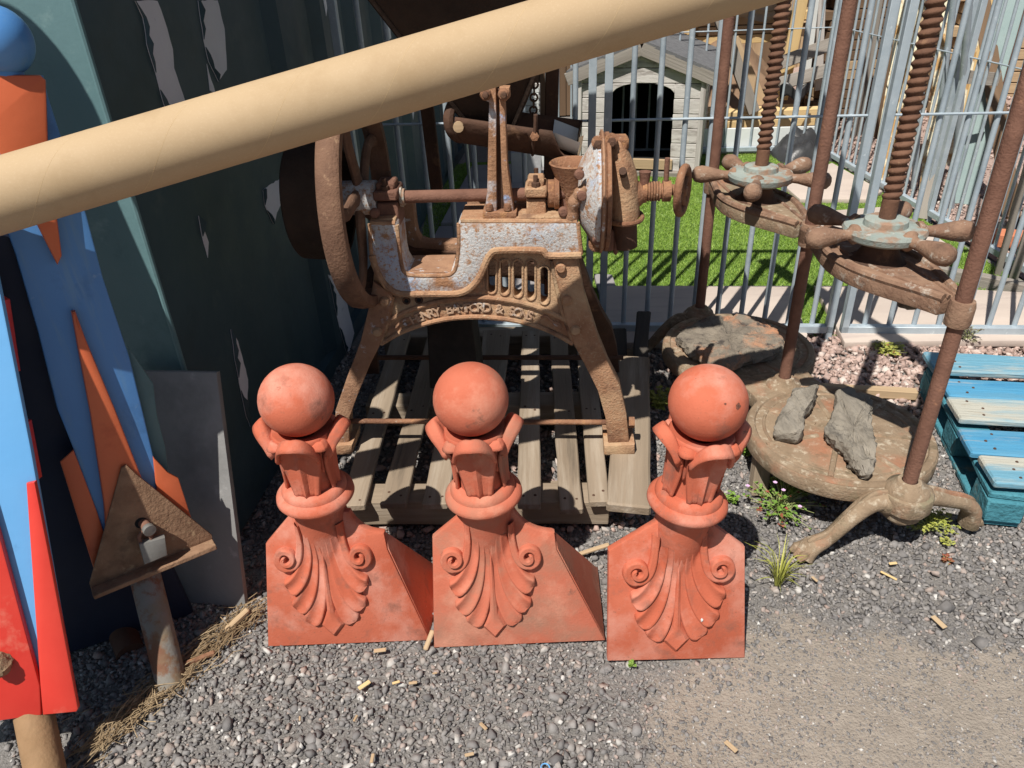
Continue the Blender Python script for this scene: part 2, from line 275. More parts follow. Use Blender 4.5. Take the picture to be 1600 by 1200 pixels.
def shape(name, loops, pl, t0, t1, m, parent=None, bevel=.003, org=None, smooth=40):
    """outline with holes on a plane (2-D filled curve, extruded, rounded edges) as a mesh"""
    c = bpy.data.curves.new(name, 'CURVE'); c.dimensions = '2D'; c.fill_mode = 'BOTH'
    for lp in loops:
        sp = c.splines.new('POLY'); sp.points.add(len(lp) - 1); sp.use_cyclic_u = True
        for p, (u, w) in zip(sp.points, lp): p.co = (u, w, 0, 1)
    c.extrude = max(1e-4, (t1 - t0) / 2 - bevel); c.bevel_depth = bevel; c.bevel_resolution = 1; c.offset = -bevel
    o = bpy.data.objects.new('tmp', c); me = bpy.data.meshes.new_from_object(o); bpy.data.objects.remove(o); bpy.data.curves.remove(c)
    me.name = name; me.materials.clear()
    og = ORG[parent.name] if parent is not None else (Vector(org) if org is not None else pl.o)
    mid = (t0 + t1) / 2
    for v in me.vertices: v.co = pl.P(v.co.x, v.co.y, v.co.z + mid) - og
    bm = bmesh.new(); bm.from_mesh(me); bmesh.ops.remove_doubles(bm, verts=bm.verts, dist=1e-5); bmesh.ops.recalc_face_normals(bm, faces=bm.faces); bm.to_mesh(me); bm.free()
    me.shade_smooth(); me.set_sharp_from_angle(angle=math.radians(smooth))
    return link(name, me, m, parent, org=og)
def plank(name, p0, p1, w, t, m, parent=None, up=(0, 0, 1), jit=.002, bevel=.003, seg=5, w1=None):
    """a board from p0 to p1, long axis along its own X so that the grain follows it"""
    p0, p1 = Vector(p0), Vector(p1); x = (p1 - p0); Ln = x.length; x.normalize(); z = Vector(up); z = (z - x * z.dot(x)).normalized(); y = z.cross(x)
    me = bpy.data.meshes.new(name); bm = bmesh.new(); rs = []; sd = random.uniform(0, 99); w1 = w1 or w
    for i in range(seg + 1):
        f = i / seg; ww = w + (w1 - w) * f; rs.append([bm.verts.new((f * Ln, sy * ww / 2, sz * t / 2)) for sy, sz in ((-1, -1), (1, -1), (1, 1), (-1, 1))])
    for a, b in zip(rs, rs[1:]):
        for k in range(4): bm.faces.new((a[k], a[(k + 1) % 4], b[(k + 1) % 4], b[k]))
    bm.faces.new(rs[0][::-1]); bm.faces.new(rs[-1])
    bmesh.ops.recalc_face_normals(bm, faces=bm.faces)
    if bevel: bmesh.ops.bevel(bm, geom=[e for e in bm.edges if e.calc_face_angle(0) > .5], offset=min(bevel, t * .3), segments=1, affect='EDGES')
    for v in bm.verts: v.co += mnoise.noise_vector(v.co * 7 + Vector((sd, 0, 0))) * jit
    bm.to_mesh(me); bm.free(); me.shade_smooth(); me.set_sharp_from_angle(angle=math.radians(30))
    M = Matrix([[x[i], y[i], z[i], p0[i]] for i in range(3)] + [[0, 0, 0, 1]])
    return link(name, me, m, parent, mtx=M)
def bez(p0, p1, p2, n): return [tuple((1 - t) ** 2 * a + 2 * t * (1 - t) * b + t * t * c for a, b, c in zip(p0, p1, p2)) for t in [i / n for i in range(n + 1)]]
def smoothpath(pts, n=6):
    P = [Vector(p) for p in pts]; out = []
    for i in range(len(P) - 1):
        a, b, c, d = P[max(i - 1, 0)], P[i], P[i + 1], P[min(i + 2, len(P) - 1)]
        for k in range(n):
            t = k / n; out.append(.5 * ((2 * b) + (c - a) * t + (2 * a - 5 * b + 4 * c - d) * t * t + (3 * b - a - 3 * c + d) * t ** 3))
    out.append(P[-1]); return out
def lerpl(v, n):
    out = []
    for i in range(len(v) - 1): out += [v[i] + (v[i + 1] - v[i]) * k / n for k in range(n)]
    return out + [v[-1]]
def raw_mesh(name, V, Fc, m):
    me = bpy.data.meshes.new(name); me.vertices.add(len(V)); me.vertices.foreach_set('co', V.astype(np.float32).ravel())
    k = Fc.shape[1]; me.loops.add(Fc.size); me.loops.foreach_set('vertex_index', Fc.astype(np.int32).ravel())
    me.polygons.add(len(Fc)); me.polygons.foreach_set('loop_start', np.arange(0, Fc.size, k, dtype=np.int32)); me.update(calc_edges=True); me.validate()
    me.materials.append(m); return me
# ------------------------------------------------------------------ ground
def smooth(a, b, x): t = np.clip((x - a) / (b - a), 0, 1); return t * t * (3 - 2 * t)
def dirt_at(x, y):
    wob = .09 * np.sin(x * 7.3 + 2 * np.sin(y * 5.1)) + .06 * np.sin(y * 15 + 3 * np.sin(x * 11)); x = x + wob; y = y + .7 * wob
    return smooth(.0, .80, x + .35 * (1.15 - y)) * (1 - smooth(1.12, 1.42, y + .10 * (x - .6)))
def lift(x, y):                                  # gentle unevenness of the trodden ground
    return .006 * np.sin(x * 3.1 + 1) * np.sin(y * 4.3) + .004 * np.sin(x * 9 + y * 7) - .010
gx = np.unique(np.concatenate([[-60, -20, -8, -4], np.linspace(-2, 3.2, 105), [4, 5, 7, 10, 20, 60]]))
gy = np.unique(np.concatenate([[-40, -8, -2], np.linspace(0, 3.0, 61), [3.5, 4, 5, 6, 8, 12, 20, 60]]))
X_, Y_ = np.meshgrid(gx, gy); near = (X_ > -2.1) & (X_ < 3.3) & (Y_ > -.1) & (Y_ < 2.9)
Z_ = np.where(near, lift(X_, Y_), -.012)
V = np.stack([X_, Y_, Z_], -1).reshape(-1, 3); nx = len(gx); ny = len(gy)
ii = (np.arange(ny - 1)[:, None] * nx + np.arange(nx - 1)).ravel()
me = raw_mesh('ground', V, np.stack([ii, ii + 1, ii + 1 + nx, ii + nx], 1), ground_m)
a = me.attributes.new('dirt', 'FLOAT', 'POINT'); a.data.foreach_set('value', dirt_at(V[:, 0], V[:, 1]).astype(np.float32))
me.shade_smooth()
tag(link('ground', me, None), 'dark gravelled yard ground with trodden brown dirt at lower right', 'ground', kind='structure')

def stones(name, P, size, m, flat=.7):
    """many little broken stones: each its own jittered icosahedron lying on the ground"""
    t = (1 + 5 ** .5) / 2
    iv = np.array([(-1, t, 0), (1, t, 0), (-1, -t, 0), (1, -t, 0), (0, -1, t), (0, 1, t), (0, -1, -t), (0, 1, -t), (t, 0, -1), (t, 0, 1), (-t, 0, -1), (-t, 0, 1)]) / 1.9
    fv = np.array([(0, 11, 5), (0, 5, 1), (0, 1, 7), (0, 7, 10), (0, 10, 11), (1, 5, 9), (5, 11, 4), (11, 10, 2), (10, 7, 6), (7, 1, 8), (3, 9, 4), (3, 4, 2), (3, 2, 6), (3, 6, 8), (3, 8, 9), (4, 9, 5), (2, 4, 11), (6, 2, 10), (8, 6, 7), (9, 8, 1)])
    cv = np.array([(x, y, z) for x in (-.62, .62) for y in (-.62, .62) for z in (-.62, .62)]); cf = np.array([(0, 1, 3), (0, 3, 2), (4, 6, 7), (4, 7, 5), (0, 4, 5), (0, 5, 1), (2, 3, 7), (2, 7, 6), (0, 2, 6), (0, 6, 4), (1, 5, 7), (1, 7, 3)])
    half = RNG.random(len(P)) < .62; VV, FF, k0 = [], [], 0
    for bv, bf, sel, jt in ((cv, cf, half, .20), (iv, fv, ~half, .24)):
        p, sz_ = P[sel], size[sel]; n = len(p); m_ = len(bv); v = bv[None] * (1 + RNG.normal(0, jt, (n, m_, 1))) + RNG.normal(0, .12, (n, m_, 3)); v *= sz_[:, None, None]
        v *= np.stack([RNG.uniform(.8, 1.35, n), RNG.uniform(.6, 1.05, n), RNG.uniform(flat * .6, flat * 1.25, n)], -1)[:, None]
        def rot(v, a, i, j):
            c, s = np.cos(a)[:, None], np.sin(a)[:, None]; x, y = v[..., i].copy(), v[..., j].copy(); v[..., i] = c * x - s * y; v[..., j] = s * x + c * y
        rot(v, RNG.normal(0, .5, n), 0, 2); rot(v, RNG.normal(0, .5, n), 1, 2); rot(v, RNG.uniform(0, 6.28, n), 0, 1)
        v += p[:, None]; VV.append(v.reshape(-1, 3)); FF.append((bf[None] + (np.arange(n) * m_)[:, None, None]).reshape(-1, 3) + k0); k0 += n * m_
    return raw_mesh(name, np.concatenate(VV), np.concatenate(FF), m)
def scatter(n, x0, x1, y0, y1): return RNG.uniform(x0, x1, n), RNG.uniform(y0, y1, n)
# dark chippings of the yard
x, y = scatter(105000, -1.35, 2.1, .78, 2.9)
view = (np.abs(x) < .35 + .78 * y)
d = dirt_at(x, y); patch = np.sin(x * 17 + 2 * np.sin(y * 13)) * np.sin(y * 19 + 1.5 * np.sin(x * 11))
pinkz = smooth(2.05, 2.35, y) * smooth(.75, 1.0, x)
keep = view & (RNG.random(len(x)) > d * (.62 + .30 * patch)) & (RNG.random(len(x)) > .75 * pinkz)
x, y, d = x[keep], y[keep], d[keep]; n = len(x)
sz = np.exp(RNG.normal(math.log(.0052), .38, n)); sz = np.clip(sz, .003, .017) * (1 - .50 * d)
big = RNG.random(n) < .004; sz[big] *= 1.7; sz = np.minimum(sz, .019)
n0 = n; xt, yt = scatter(60000, .1, 2.1, .78, 1.5); dt = dirt_at(xt, yt); pt_ = np.sin(xt * 23 + 2 * np.sin(yt * 17)) * np.sin(yt * 29 + 1.5 * np.sin(xt * 13)); kt = (RNG.random(len(xt)) < dt * (.45 + .5 * pt_)) & (np.abs(xt) < .35 + .78 * yt)
x = np.concatenate([x, xt[kt]]); y = np.concatenate([y, yt[kt]]); d = np.concatenate([d, dt[kt]]); st_ = np.clip(np.exp(RNG.normal(math.log(.0019), .4, kt.sum())), .001, .006); sz = np.concatenate([sz, st_]); n = len(x)
P = np.stack([x, y, lift(x, y) + sz * (.35 - .42 * d) + RNG.uniform(-.003, .003, n) * (1 - d)], -1)
tag(link('gravel_stones', stones('gravel_stones', P, sz, stone_m), None), 'loose dark grey gravel stones covering the yard', 'gravel', kind='stuff')
# pink chippings by the fence and beyond the run
x, y = scatter(9000, .62, 2.3, 2.05, 2.86); keep = RNG.random(len(x)) < .12 + .88 * smooth(2.1, 2.45, y) * smooth(.75, 1.1, x)
x, y = x[keep], y[keep]; x2, y2 = scatter(16000, 2.52, 6.5, 2.7, 9.0)
x3, y3 = scatter(1200, -.5, .62, 1.65, 2.85)
x = np.concatenate([x, x2, x3]); y = np.concatenate([y, y2, y3]); n = len(x); sz = np.clip(np.exp(RNG.normal(math.log(.0105), .3, n)), .005, .022)
def mound(x, y): return np.where(x > 2.5, .10 * smooth(2.6, 4.0, x) * smooth(3.5, 5, y) + .55 * smooth(3.4, 5.2, x), 0)
P = np.stack([x, y, np.where(y < 2.9, lift(x, y), 0) + mound(x, y) + sz * .3 + RNG.uniform(-.002, .012, n)], -1)
tag(link('pink_gravel_stones', stones('pink_gravel_stones', P, sz, pink_m), None), 'loose pink gravel stones under and beyond the metal fence', 'pink gravel', kind='stuff')
gm = MB(); gm.grid(lambda a, b: Vector((2.5 + 4.5 * a, 2.4 + 7.6 * b, float(mound(np.array(2.5 + 4.5 * a), np.array(2.4 + 7.6 * b))) - .006)), 24, 24)
pinkbase = mat('pink_gravel_bed', (.26, .19, .165), (.46, .345, .30), 60, .95, .8, 90, rnd=False)
tag(gm.build('pink_gravel_bank', pinkbase, org=(2.5, 2.4, 0)), 'bank of pink gravel rising beyond the dog run', 'gravel bank', kind='structure')
# artificial lawn of the dog run
HP = lambda z: Plane((0, 0, z), 0, math.pi / 2)
gm = MB(); gm.add([(-.52, 2.92, .004), (2.43, 2.72, .004), (2.46, 5.72, .004), (-.30, 5.95, .004)], [(0, 1, 2, 3)])
tag(gm.build('lawn', turf_base_m, org=(0, 4, 0)), 'green artificial lawn of the dog run', 'lawn', kind='structure')
x, y = scatter(210000, -.5, 2.44, 2.9, 5.9); n = len(x)
n = len(x); h = RNG.uniform(.008, .02, n); a = RNG.uniform(0, 6.28, n); w = .0024; lx, ly = RNG.normal(0, .009, n), RNG.normal(0, .009, n)
b0 = np.stack([x - w * np.cos(a), y - w * np.sin(a), np.full(n, .003)], -1); b1 = np.stack([x + w * np.cos(a), y + w * np.sin(a), np.full(n, .003)], -1); b2 = np.stack([x + lx, y + ly, h], -1)
V = np.stack([b0, b1, b2], 1).reshape(-1, 3)
tag(link('grass_blades', raw_mesh('grass_blades', V, np.arange(3 * n).reshape(-1, 3), turf_m), None), 'short bright green blades of the artificial lawn', 'grass', kind='stuff')
# paving in the run
pav = thing('patio', 'buff and grey stone slabs laid in and around the artificial lawn', 'paving', (0, 3, 0)); pav['kind'] = 'structure'
def slab_px(pts, z=.032, m=paving): shape('paving_slab', [HP(z).poly(pts)], HP(0), z - .03, z, m, pav, .004)
def slab_w(pts, z=.032, m=paving): shape('paving_slab', [pts], HP(0), z - .03, z, m, pav, .004)
slab_px([(1236, 446), (1240, 462), (1262, 522), (1258, 535), (1105, 535), (1098, 446)])
slab_px([(1094, 446), (1101, 535), (940, 535), (938, 446)])
slab_px([(1272, 446), (1313, 521), (1320, 535), (1490, 532), (1440, 447)])
slab_px([(1444, 447), (1494, 532), (1680, 532), (1660, 460)])
slab_px([(1222, 287), (1300, 254), (1379, 298), (1356, 311), (1250, 311)])
slab_px([(1200, 332), (1280, 330), (1390, 322), (1492, 388), (1330, 400)])
for a, b in ((2.98, 3.55), (3.58, 4.36), (4.42, 5.05), (5.09, 5.75)):
    slab_w([(-.39 + .12 * (a - 4.43), a), (.40, a - .02), (.42, b - .02), (-.39 + .12 * (b - 4.43), b)], .032, paving_grey)
slab_w([(.43, 2.97), (.52, 2.95), (.53, 3.5), (.44, 3.52)], .031, paving_grey)

# ------------------------------------------------------------------ steel container on the left
CS = Plane((-.838, 1.68, 0), math.atan2(.9935, .114))          # side wall: u runs away from the camera
CEU = Vector((-.9935, .114, 0))
cont = thing('shipping_container', 'teal corrugated steel container with flaking paint along the left side', 'container', (-.838, 1.68, 0))
prof = [(0, 0), (.012, .0), (.62, 0), (.665, -.036), (1.02, -.036), (1.07, 0)]
s_ = 1.07
while s_ < 7.5: prof += [(s_ + .17, 0), (s_ + .22, -.036), (s_ + .38, -.036), (s_ + .44, 0)]; s_ += .44
w = MB()
for (a, da), (b, db) in zip(prof, prof[1:]):
    w.grid(lambda i, j: CS.P(a + (b - a) * i, .04 + 2.5 * j, da + (db - da) * i), 1, 1)
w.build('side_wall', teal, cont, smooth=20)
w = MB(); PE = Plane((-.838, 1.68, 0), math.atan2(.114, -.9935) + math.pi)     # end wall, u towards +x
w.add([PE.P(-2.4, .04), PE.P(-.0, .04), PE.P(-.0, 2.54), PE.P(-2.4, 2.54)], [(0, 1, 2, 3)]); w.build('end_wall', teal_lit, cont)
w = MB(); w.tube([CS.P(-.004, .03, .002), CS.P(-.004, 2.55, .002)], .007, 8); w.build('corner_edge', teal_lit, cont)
w = MB(); w.box(CS.P(3.75, 2.57, -1.2), (2.45, 7.55, .05), Matrix.Rotation(math.atan2(-.114, .9935), 3, 'Z')); w.build('roof', teal, cont)
w = MB(); w.box(CS.P(3.75, .035, -.03), (.06, 7.5, .07), Matrix.Rotation(math.atan2(-.114, .9935), 3, 'Z')); w.build('bottom_rail', teal, cont)
def bare(pts, off=0.0, jag=.0025, m=under):
    uv = CS.poly(pts, off); out = []
    for i, (u, v) in enumerate(uv):
        u2, v2 = uv[(i + 1) % len(uv)]; L = math.hypot(u2 - u, v2 - v); n = max(1, int(L / .018))
        for k in range(n): out.append((u + (u2 - u) * k / n + random.uniform(-jag, jag) * .7, v + (v2 - v) * k / n + random.uniform(-jag, jag)))
    q = MB(); q.prism(out, CS, off + .0005, off + .002); q.build('bare_patch', m, cont, smooth=0)
    lo_ = max(range(len(out)), key=lambda i: out[i][1]); hi_ = min(range(len(out)), key=lambda i: out[i][1]); n_ = len(out); half = [out[(hi_ + k) % n_] for k in range((lo_ - hi_) % n_ + 1)]
    other = [out[(lo_ + k) % n_] for k in range((hi_ - lo_) % n_ + 1)]; L_ = half if sum(p[0] for p in half) / len(half) < sum(p[0] for p in other) / len(other) else other
    for a_, b_ in ((.05, .42), (.55, .95)):                         # torn paint standing off the sheet along the near edge
        seg_ = L_[int(a_ * len(L_)):int(b_ * len(L_)) + 1]
        if len(seg_) < 4: continue
        q = MB(); k_ = len(seg_); wv = [(.004 + .010 * abs(math.sin(i * 1.9 + len(L_))) * random.random()) * math.sin(math.pi * i / (k_ - 1)) ** .5 for i in range(k_)]
        q.add([CS.P(u, v, off + .0022) for u, v in seg_] + [CS.P(u + w_ * 1.2, v, off + .004 + w_ * .8) for (u, v), w_ in zip(seg_, wv)], [(i, i + 1, k_ + i + 1, k_ + i) for i in range(k_ - 1)]); fo_ = q.build('paint_flake', teal, cont, smooth=0, merge=False); fo_.modifiers.new('t', 'SOLIDIFY').thickness = .0015
bare([(210, 0), (245, 0), (257, 33), (268, 75), (271, 105), (289, 160), (257, 170), (241, 112), (229, 70), (222, 28)])
bare([(308, 0), (339, 0), (350, 45), (354, 110), (340, 126), (325, 95), (317, 60), (313, 32)])
bare([(322, 100), (336, 147), (327, 140)]); bare([(310, 338), (325, 378), (324, 402), (315, 371)])
bare([(360, 515), (371, 534), (387, 593), (385, 639), (390, 667), (384, 650), (375, 610), (366, 560)])
bare([(410, 297), (446, 273), (445, 305), (432, 332), (427, 350), (413, 322)], -.036); bare([(413, 467), (424, 480), (432, 505), (420, 500)], -.036)
bare([(512, 428), (533, 440), (553, 520), (543, 560), (527, 500)], 0); bare([(594, 0), (603, 0), (611, 60), (604, 66)], 0)
for k in range(16):
    u = 1.72 + .44 * (k % 6) + random.uniform(-.1, .1); off = 0; z = random.uniform(.3, 2.2)
    u = 1.07 + .44 * (1 + k % 6) + random.uniform(.03, .12)
    h = random.uniform(.08, .35); wd = random.uniform(.015, .05)
    pts = [(u, z), (u + wd, z + h * .25), (u + wd * .8, z + h * .8), (u + wd * .2, z + h), (u - wd * .2, z + h * .5)]
    q = MB(); q.prism([(a + random.uniform(-.006, .006), b) for a, b in pts], CS, .0005, .002); q.build('bare_patch', under, cont, smooth=0)
# an unseen sheet and bracket added above the view, shaped to shade the flywheel
q = MB(); q.prism([(-.56, 1.60), (-.69, 1.33), (-.83, 1.195), (-.84, 1.06), (-.895, .985), (-1.06, .925), (-1.10, 1.2), (-.95, 1.67), (-.80, 1.72)], HP(2.3), 0, .012); q.build('added_shade_sheet', teal, cont)
q = MB(); q.tube([(-.86, 1.69, 1.95), (-.95, 1.30, 2.292)], .012, 8); q.build('added_sheet_bracket', galv, cont)

# ------------------------------------------------------------------ galvanised fences of the dog run
bar_mesh = {}
def fbar(parent, p, h, r, name='bar'):
    k = (round(h, 3), r)
    if k not in bar_mesh:
        q = MB(); q.tube([(0, 0, 0), (0, 0, h)], r, 10); o = q.build(name, galv, org=(0, 0, 0)); bar_mesh[k] = o.data; bpy.data.objects.remove(o)
    return link(name, bar_mesh[k], None, parent, mtx=Matrix.Translation(p))
def fence_panel(label, p0, p1, step, r, rails, h=1.85, group=None, square=True, first=None, railr=.005, pw=.029):
    p0, p1 = Vector((*p0, 0)), Vector((*p1, 0)); t = thing('metal_fence', label, 'fence', p0, group); d = (p1 - p0); L = d.length; d.normalize(); a = math.atan2(d.y, d.x); M = Matrix.Rotation(a, 3, 'Z')
    for z in (.045, h):
        q = MB(); q.box((p0 + p1) / 2 + Vector((0, 0, z)), (L, .032, .032), M); q.build('frame_rail', galv, t, .002)
    for z in rails:
        q = MB(); q.tube([p0 + Vector((0, 0, z)), p1 + Vector((0, 0, z))], railr, 8); q.build('rail', galv, t)
    for p in ((p0 + d * pw / 2, p1 - d * pw / 2) if square else ()):
        q = MB(); q.box(p + Vector((0, 0, h / 2)), (pw, .032, h + .03), M); q.build('post', galv, t, .002)
    s = step if first is None else first
    while s < L - .03:
        fbar(t, p0 + d * s + Vector((0, 0, .05)) + Vector((-d.y, d.x, 0)) * (r + railr) * .9, h - .05, r); s += step
    return t
FP = Vector((.455, 2.885, 0)); FD = Vector((.9933, -.1154, 0))
def fpt(x): s = (x - FP.x) / FD.x; p = FP + FD * s; return (p.x, p.y)
PX0, PX1 = .372, 1.372
gf = 'galvanised panels round the dog run'
pL = fence_panel('shaded fence panel between the container and the mill', fpt(-.60), fpt(PX0 - .0148), .0985, .0105, (.905,), group=gf)
pC = fence_panel('galvanised fence panel in front of the wooden kennel', fpt(PX0 + .0148), fpt(PX1 - .0165), .0985, .0105, (.905,), group=gf, first=.105)
pR = fence_panel('galvanised fence panel behind the right half of the cheese press and blue pallet', fpt(PX1 + .0165), fpt(2.46), .0985, .0105, (.905,), group=gf)
SD = lambda y: (2.43 + (5.74 - y) * .028, y)
fence_panel('far half of the side fence against the peeling boards', SD(5.74), SD(4.24), .088, .0085, (.88,), group=gf, railr=.004)
fence_panel('near half of the side fence beside the pink gravel', SD(4.20), SD(2.72), .088, .0085, (.88,), group=gf, railr=.004)
fence_panel('back fence panel behind the kennel', (.35, 5.98), (2.40, 5.77), .098, .0085, (.88,), group=gf, railr=.004)
q = MB(); q.tube(smoothpath([at(695, 203.5, 3.2), at(721, 203, 3.2), at(726, 207, 3.2), at(728, 220, 3.2), g(738, 332, .0)], 5), .008, 8); tag(q.build('fence_hook_bar', galv), 'bright bent galvanised bar standing behind the mill shaft', 'metal bar')

# ------------------------------------------------------------------ kennel
KO = Vector((.568, 5.50, .02)); KP = Plane(KO, math.atan2(-.264, .887)); kd = thing('dog_kennel', 'silvery wooden dog kennel with arched black doorway beyond the fence', 'kennel', KO)
kw = [KP.uv(903, 268)[0], KP.uv(1092, 268)[0]]; U0, U1 = KP.uv(905, 200)[0], KP.uv(1094, 200)[0]; KD = .95; zc = .70; zap = KP.uv(1002, 66)[1]
um = (U0 + U1) / 2
def roofz(u): return zc + (zap - .03 - zc) * (1 - abs(u - um) / ((U1 - U0) / 2))
dL, dR, dz0, dzs, dzt = KP.uv(955, 200)[0], KP.uv(1050, 200)[0], KP.uv(955, 246)[1], KP.uv(955, 148)[1], KP.uv(1000, 130)[1]
def arch(u):
    m_ = (dL + dR) / 2; k = (u - m_) / ((dR - dL) / 2); return dzs + (dzt - dzs) * math.sqrt(max(0, 1 - k * k * .98)) if abs(k) < 1 else 0
z = .02; hp = .098
while z < zap - .04:
    z1 = min(z + hp, zap - .03)
    def clip(u0, u1):
        us = np.linspace(u0, u1, 17); top = []; bot = []
        for u in us:
            t_ = min(z1 - .004, roofz(u)); b_ = z
            if dL < u < dR and z1 > dz0: b_ = max(z, arch(u))
            if t_ > b_ + .002: top.append((u, t_)); bot.append((u, b_))
        if len(top) > 2: 
            q = MB(); q.prism(bot + top[::-1], KP, -.02 , .0 + random.uniform(-.002, .002)); q.build('cladding_board', kennel_wood, kd, .003, org=None)
    if z1 <= dz0 or z >= dzt: clip(U0 + .012, U1 - .012)
    else: clip(U0 + .012, dL); clip(dR, U1 - .012); (clip(dL + .001, dR - .001) if z1 > dzs else None)
    z = z1
for u in (U0, U1): plank('corner_post', KP.P(u, .0, .004), KP.P(u, zc + .01, .004), .035, .03, kennel_wood, kd, up=KP.n)
for z in np.arange(.02, .7, .098):                                # left side cladding
    for uu in (U0 - .004, U1 + .004): plank('side_board', KP.P(uu, z + .049, -.02), KP.P(uu, z + .049, -KD), .094, .02, kennel_wood, kd, up=KP.u)
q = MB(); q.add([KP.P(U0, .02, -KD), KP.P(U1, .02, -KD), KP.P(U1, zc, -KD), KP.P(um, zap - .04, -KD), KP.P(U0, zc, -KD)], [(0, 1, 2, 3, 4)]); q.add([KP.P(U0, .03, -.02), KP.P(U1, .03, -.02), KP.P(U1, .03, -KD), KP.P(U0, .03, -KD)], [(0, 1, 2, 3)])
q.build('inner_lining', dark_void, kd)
ov = .085; pitch = (zap - zc) / ((U1 - U0) / 2)
for sg in (-1, 1):
    e = um + sg * ((U1 - U0) / 2 + ov); ze = zc - pitch * ov
    q = MB(); q.add([KP.P(um, zap, .045), KP.P(e, ze, .045), KP.P(e, ze, -KD - .06), KP.P(um, zap, -KD - .06)] + [KP.P(um, zap + .022, .045), KP.P(e, ze + .022, .045), KP.P(e, ze + .022, -KD - .06), KP.P(um, zap + .022, -KD - .06)], [(0, 1, 2, 3), (4, 7, 6, 5), (0, 4, 5, 1), (1, 5, 6, 2), (2, 6, 7, 3)])
    q.build('roof_slope', felt, kd)
    plank('barge_board', KP.P(um, zap - .035, .036), KP.P(e, ze - .035, .036), .085, .018, old_wood, kd, up=KP.n)
plank('door_sill', KP.P(dL - .02, dz0 - .035, .012), KP.P(dR + .02, dz0 - .035, .012), .07, .03, tan_wood, kd, up=KP.n)
plank('base_bearer', KP.P(U0 - .03, -.0, .01), KP.P(U1 + .05, .0, .01), .05, .04, old_wood, kd)
# things round the kennel
q = MB(); q.box((g(1063, 246) + g(1278, 240)) / 2 + Vector((.0, .06, .10)), (1.12, .02, .19), Matrix.Rotation(-.08, 3, 'Z')); tag(q.build('kick_board', white_board, bevel=.003), 'white board along the foot of the back fence beside the kennel', 'board')
q = MB(); q.grid(lambda a, b: g(1248, 243) + Vector(((a - .5) * .42, (b - .5) * .5, .16 * math.sin(math.pi * a) ** .6 * math.sin(math.pi * b) ** .6 + .05 * mnoise.noise(Vector((a * 5, b * 5, 2))) * math.sin(math.pi * a) * math.sin(math.pi * b) * 3)), 22, 22); tag(q.build('plastic_sheet', black_plastic), 'crumpled black plastic sheet heaped in the back corner of the run', 'plastic sheet')
# ------------------------------------------------------------------ wooden pallet under the mill
nail_mesh = []
def nail(p, parent):                                             # nail head with a rust ring, shared mesh
    if not nail_mesh:
        q = MB(); q.lathe((0, 0, 0), (0, 0, 1), [(0, .0022), (.0035, .0020), (.0045, .0006), (.0045, -.004)], 8); o = q.build('nail', rust_dark, org=(0, 0, 0)); nail_mesh.append(o.data); bpy.data.objects.remove(o)
    return link('nail', nail_mesh[0], None, parent, mtx=Matrix.Translation(p))
plt = thing('wooden_pallet', 'weathered grey brown wooden pallet carrying the rusty mill', 'pallet', (-.1, 2.15, 0))
DZ = .128
for a, b, w0, w1 in (((551, 795), (628, 524), .072, .072), ((614, 791), (684, 522), .074, .074), ((680, 792), (728, 520), .072, .074), ((748, 793), (776, 519), .075, .11), ((827, 792), (829, 520), .067, .068), ((893, 800), (872, 521), .066, .068), ((936, 788), (912, 520), .056, .07)):
    plank('deck_board', g(*a, DZ), g(*b, DZ), w0, .022, pallet_wood, plt, w1=w1, jit=.004, seg=9)
    for f_ in (.035, .46, .95):
        for sd_ in (-1, 1): pn = g(*a, DZ).lerp(g(*b, DZ), f_ + random.uniform(-.015, .015)); nail(pn + Vector((sd_ * w0 * .25, 0, .0105)), plt)
for yy, hh in ((788, .085), (640, .085), (533, .085)):
    plank('bearer', g(540 + (788 - yy) * .25, yy, .07) , g(950 - (788 - yy) * .1, yy - 2, .07), .09, hh, pallet_wood, plt, jit=.003)
plank('bottom_board', g(560, 770, .02), g(940, 770, .02), .1, .02, pallet_wood, plt)
fb = plank('foot_board', g(982, 797, .122), g(990, 562, .122), .122, .035, pallet_wood, None, jit=.004, seg=9, w1=.115, bevel=.006); tag(fb, 'wide weathered board lying under the right foot of the mill', 'board')
pb = plank('charred_plank', g(1000, 566, .11), at(1005, 490, 2.72), .055, .035, char_wood, None, jit=.006, seg=8, bevel=.006); tag(pb, 'blackened narrow plank sticking up beyond the wide board', 'plank')
pb = plank('charred_plank', g(968, 575, .06), g(966, 515, .16), .055, .03, char_wood, None, jit=.006, seg=6, bevel=.006); tag(pb, 'short blackened plank behind the right rear leg of the mill', 'plank')

# ------------------------------------------------------------------ the grinding mill
MPL = Plane((-.525, 1.926, 0), math.atan2(-.0729, .9973)); UX, NX = MPL.u, MPL.n
M3 = Matrix([[UX[i], -NX[i], (0, 0, 1)[i]] for i in range(3)])
mill = thing('grinding_mill', 'rusty belt driven cast iron grinding mill with flywheel, standing on the pallet', 'mill', MPL.P(.42, DZ, -.2))
def Pm(x, y, off=0.0): return MPL.px(x, y, off)
def ms(name, pts, t0, t1, m=casting_red, bev=.004, holes=(), parent=None):
    return shape(name, [MPL.poly(pts, t1)] + [MPL.poly(h, t1) for h in holes], MPL, t0, t1, m, parent or mill, bev)
def z2(pts): return [(560 + x / 4, 320 + y / 4) for x, y in pts]
def slot(x0, x1, y0, y1):
    r = (x1 - x0) / 2; c = (x0 + x1) / 2
    return z2([(c + r * math.cos(a), y0 + r + r * -math.sin(a)) for a in np.linspace(0, math.pi, 7)] + [(c - r * math.cos(a), y1 - r + r * math.sin(a)) for a in np.linspace(0, math.pi, 7)])
slots = [(810, 857, 345, 550), (889, 939, 343, 560), (971, 1022, 345, 575), (1054, 1102, 347, 590), (1138, 1187, 387, 617)]
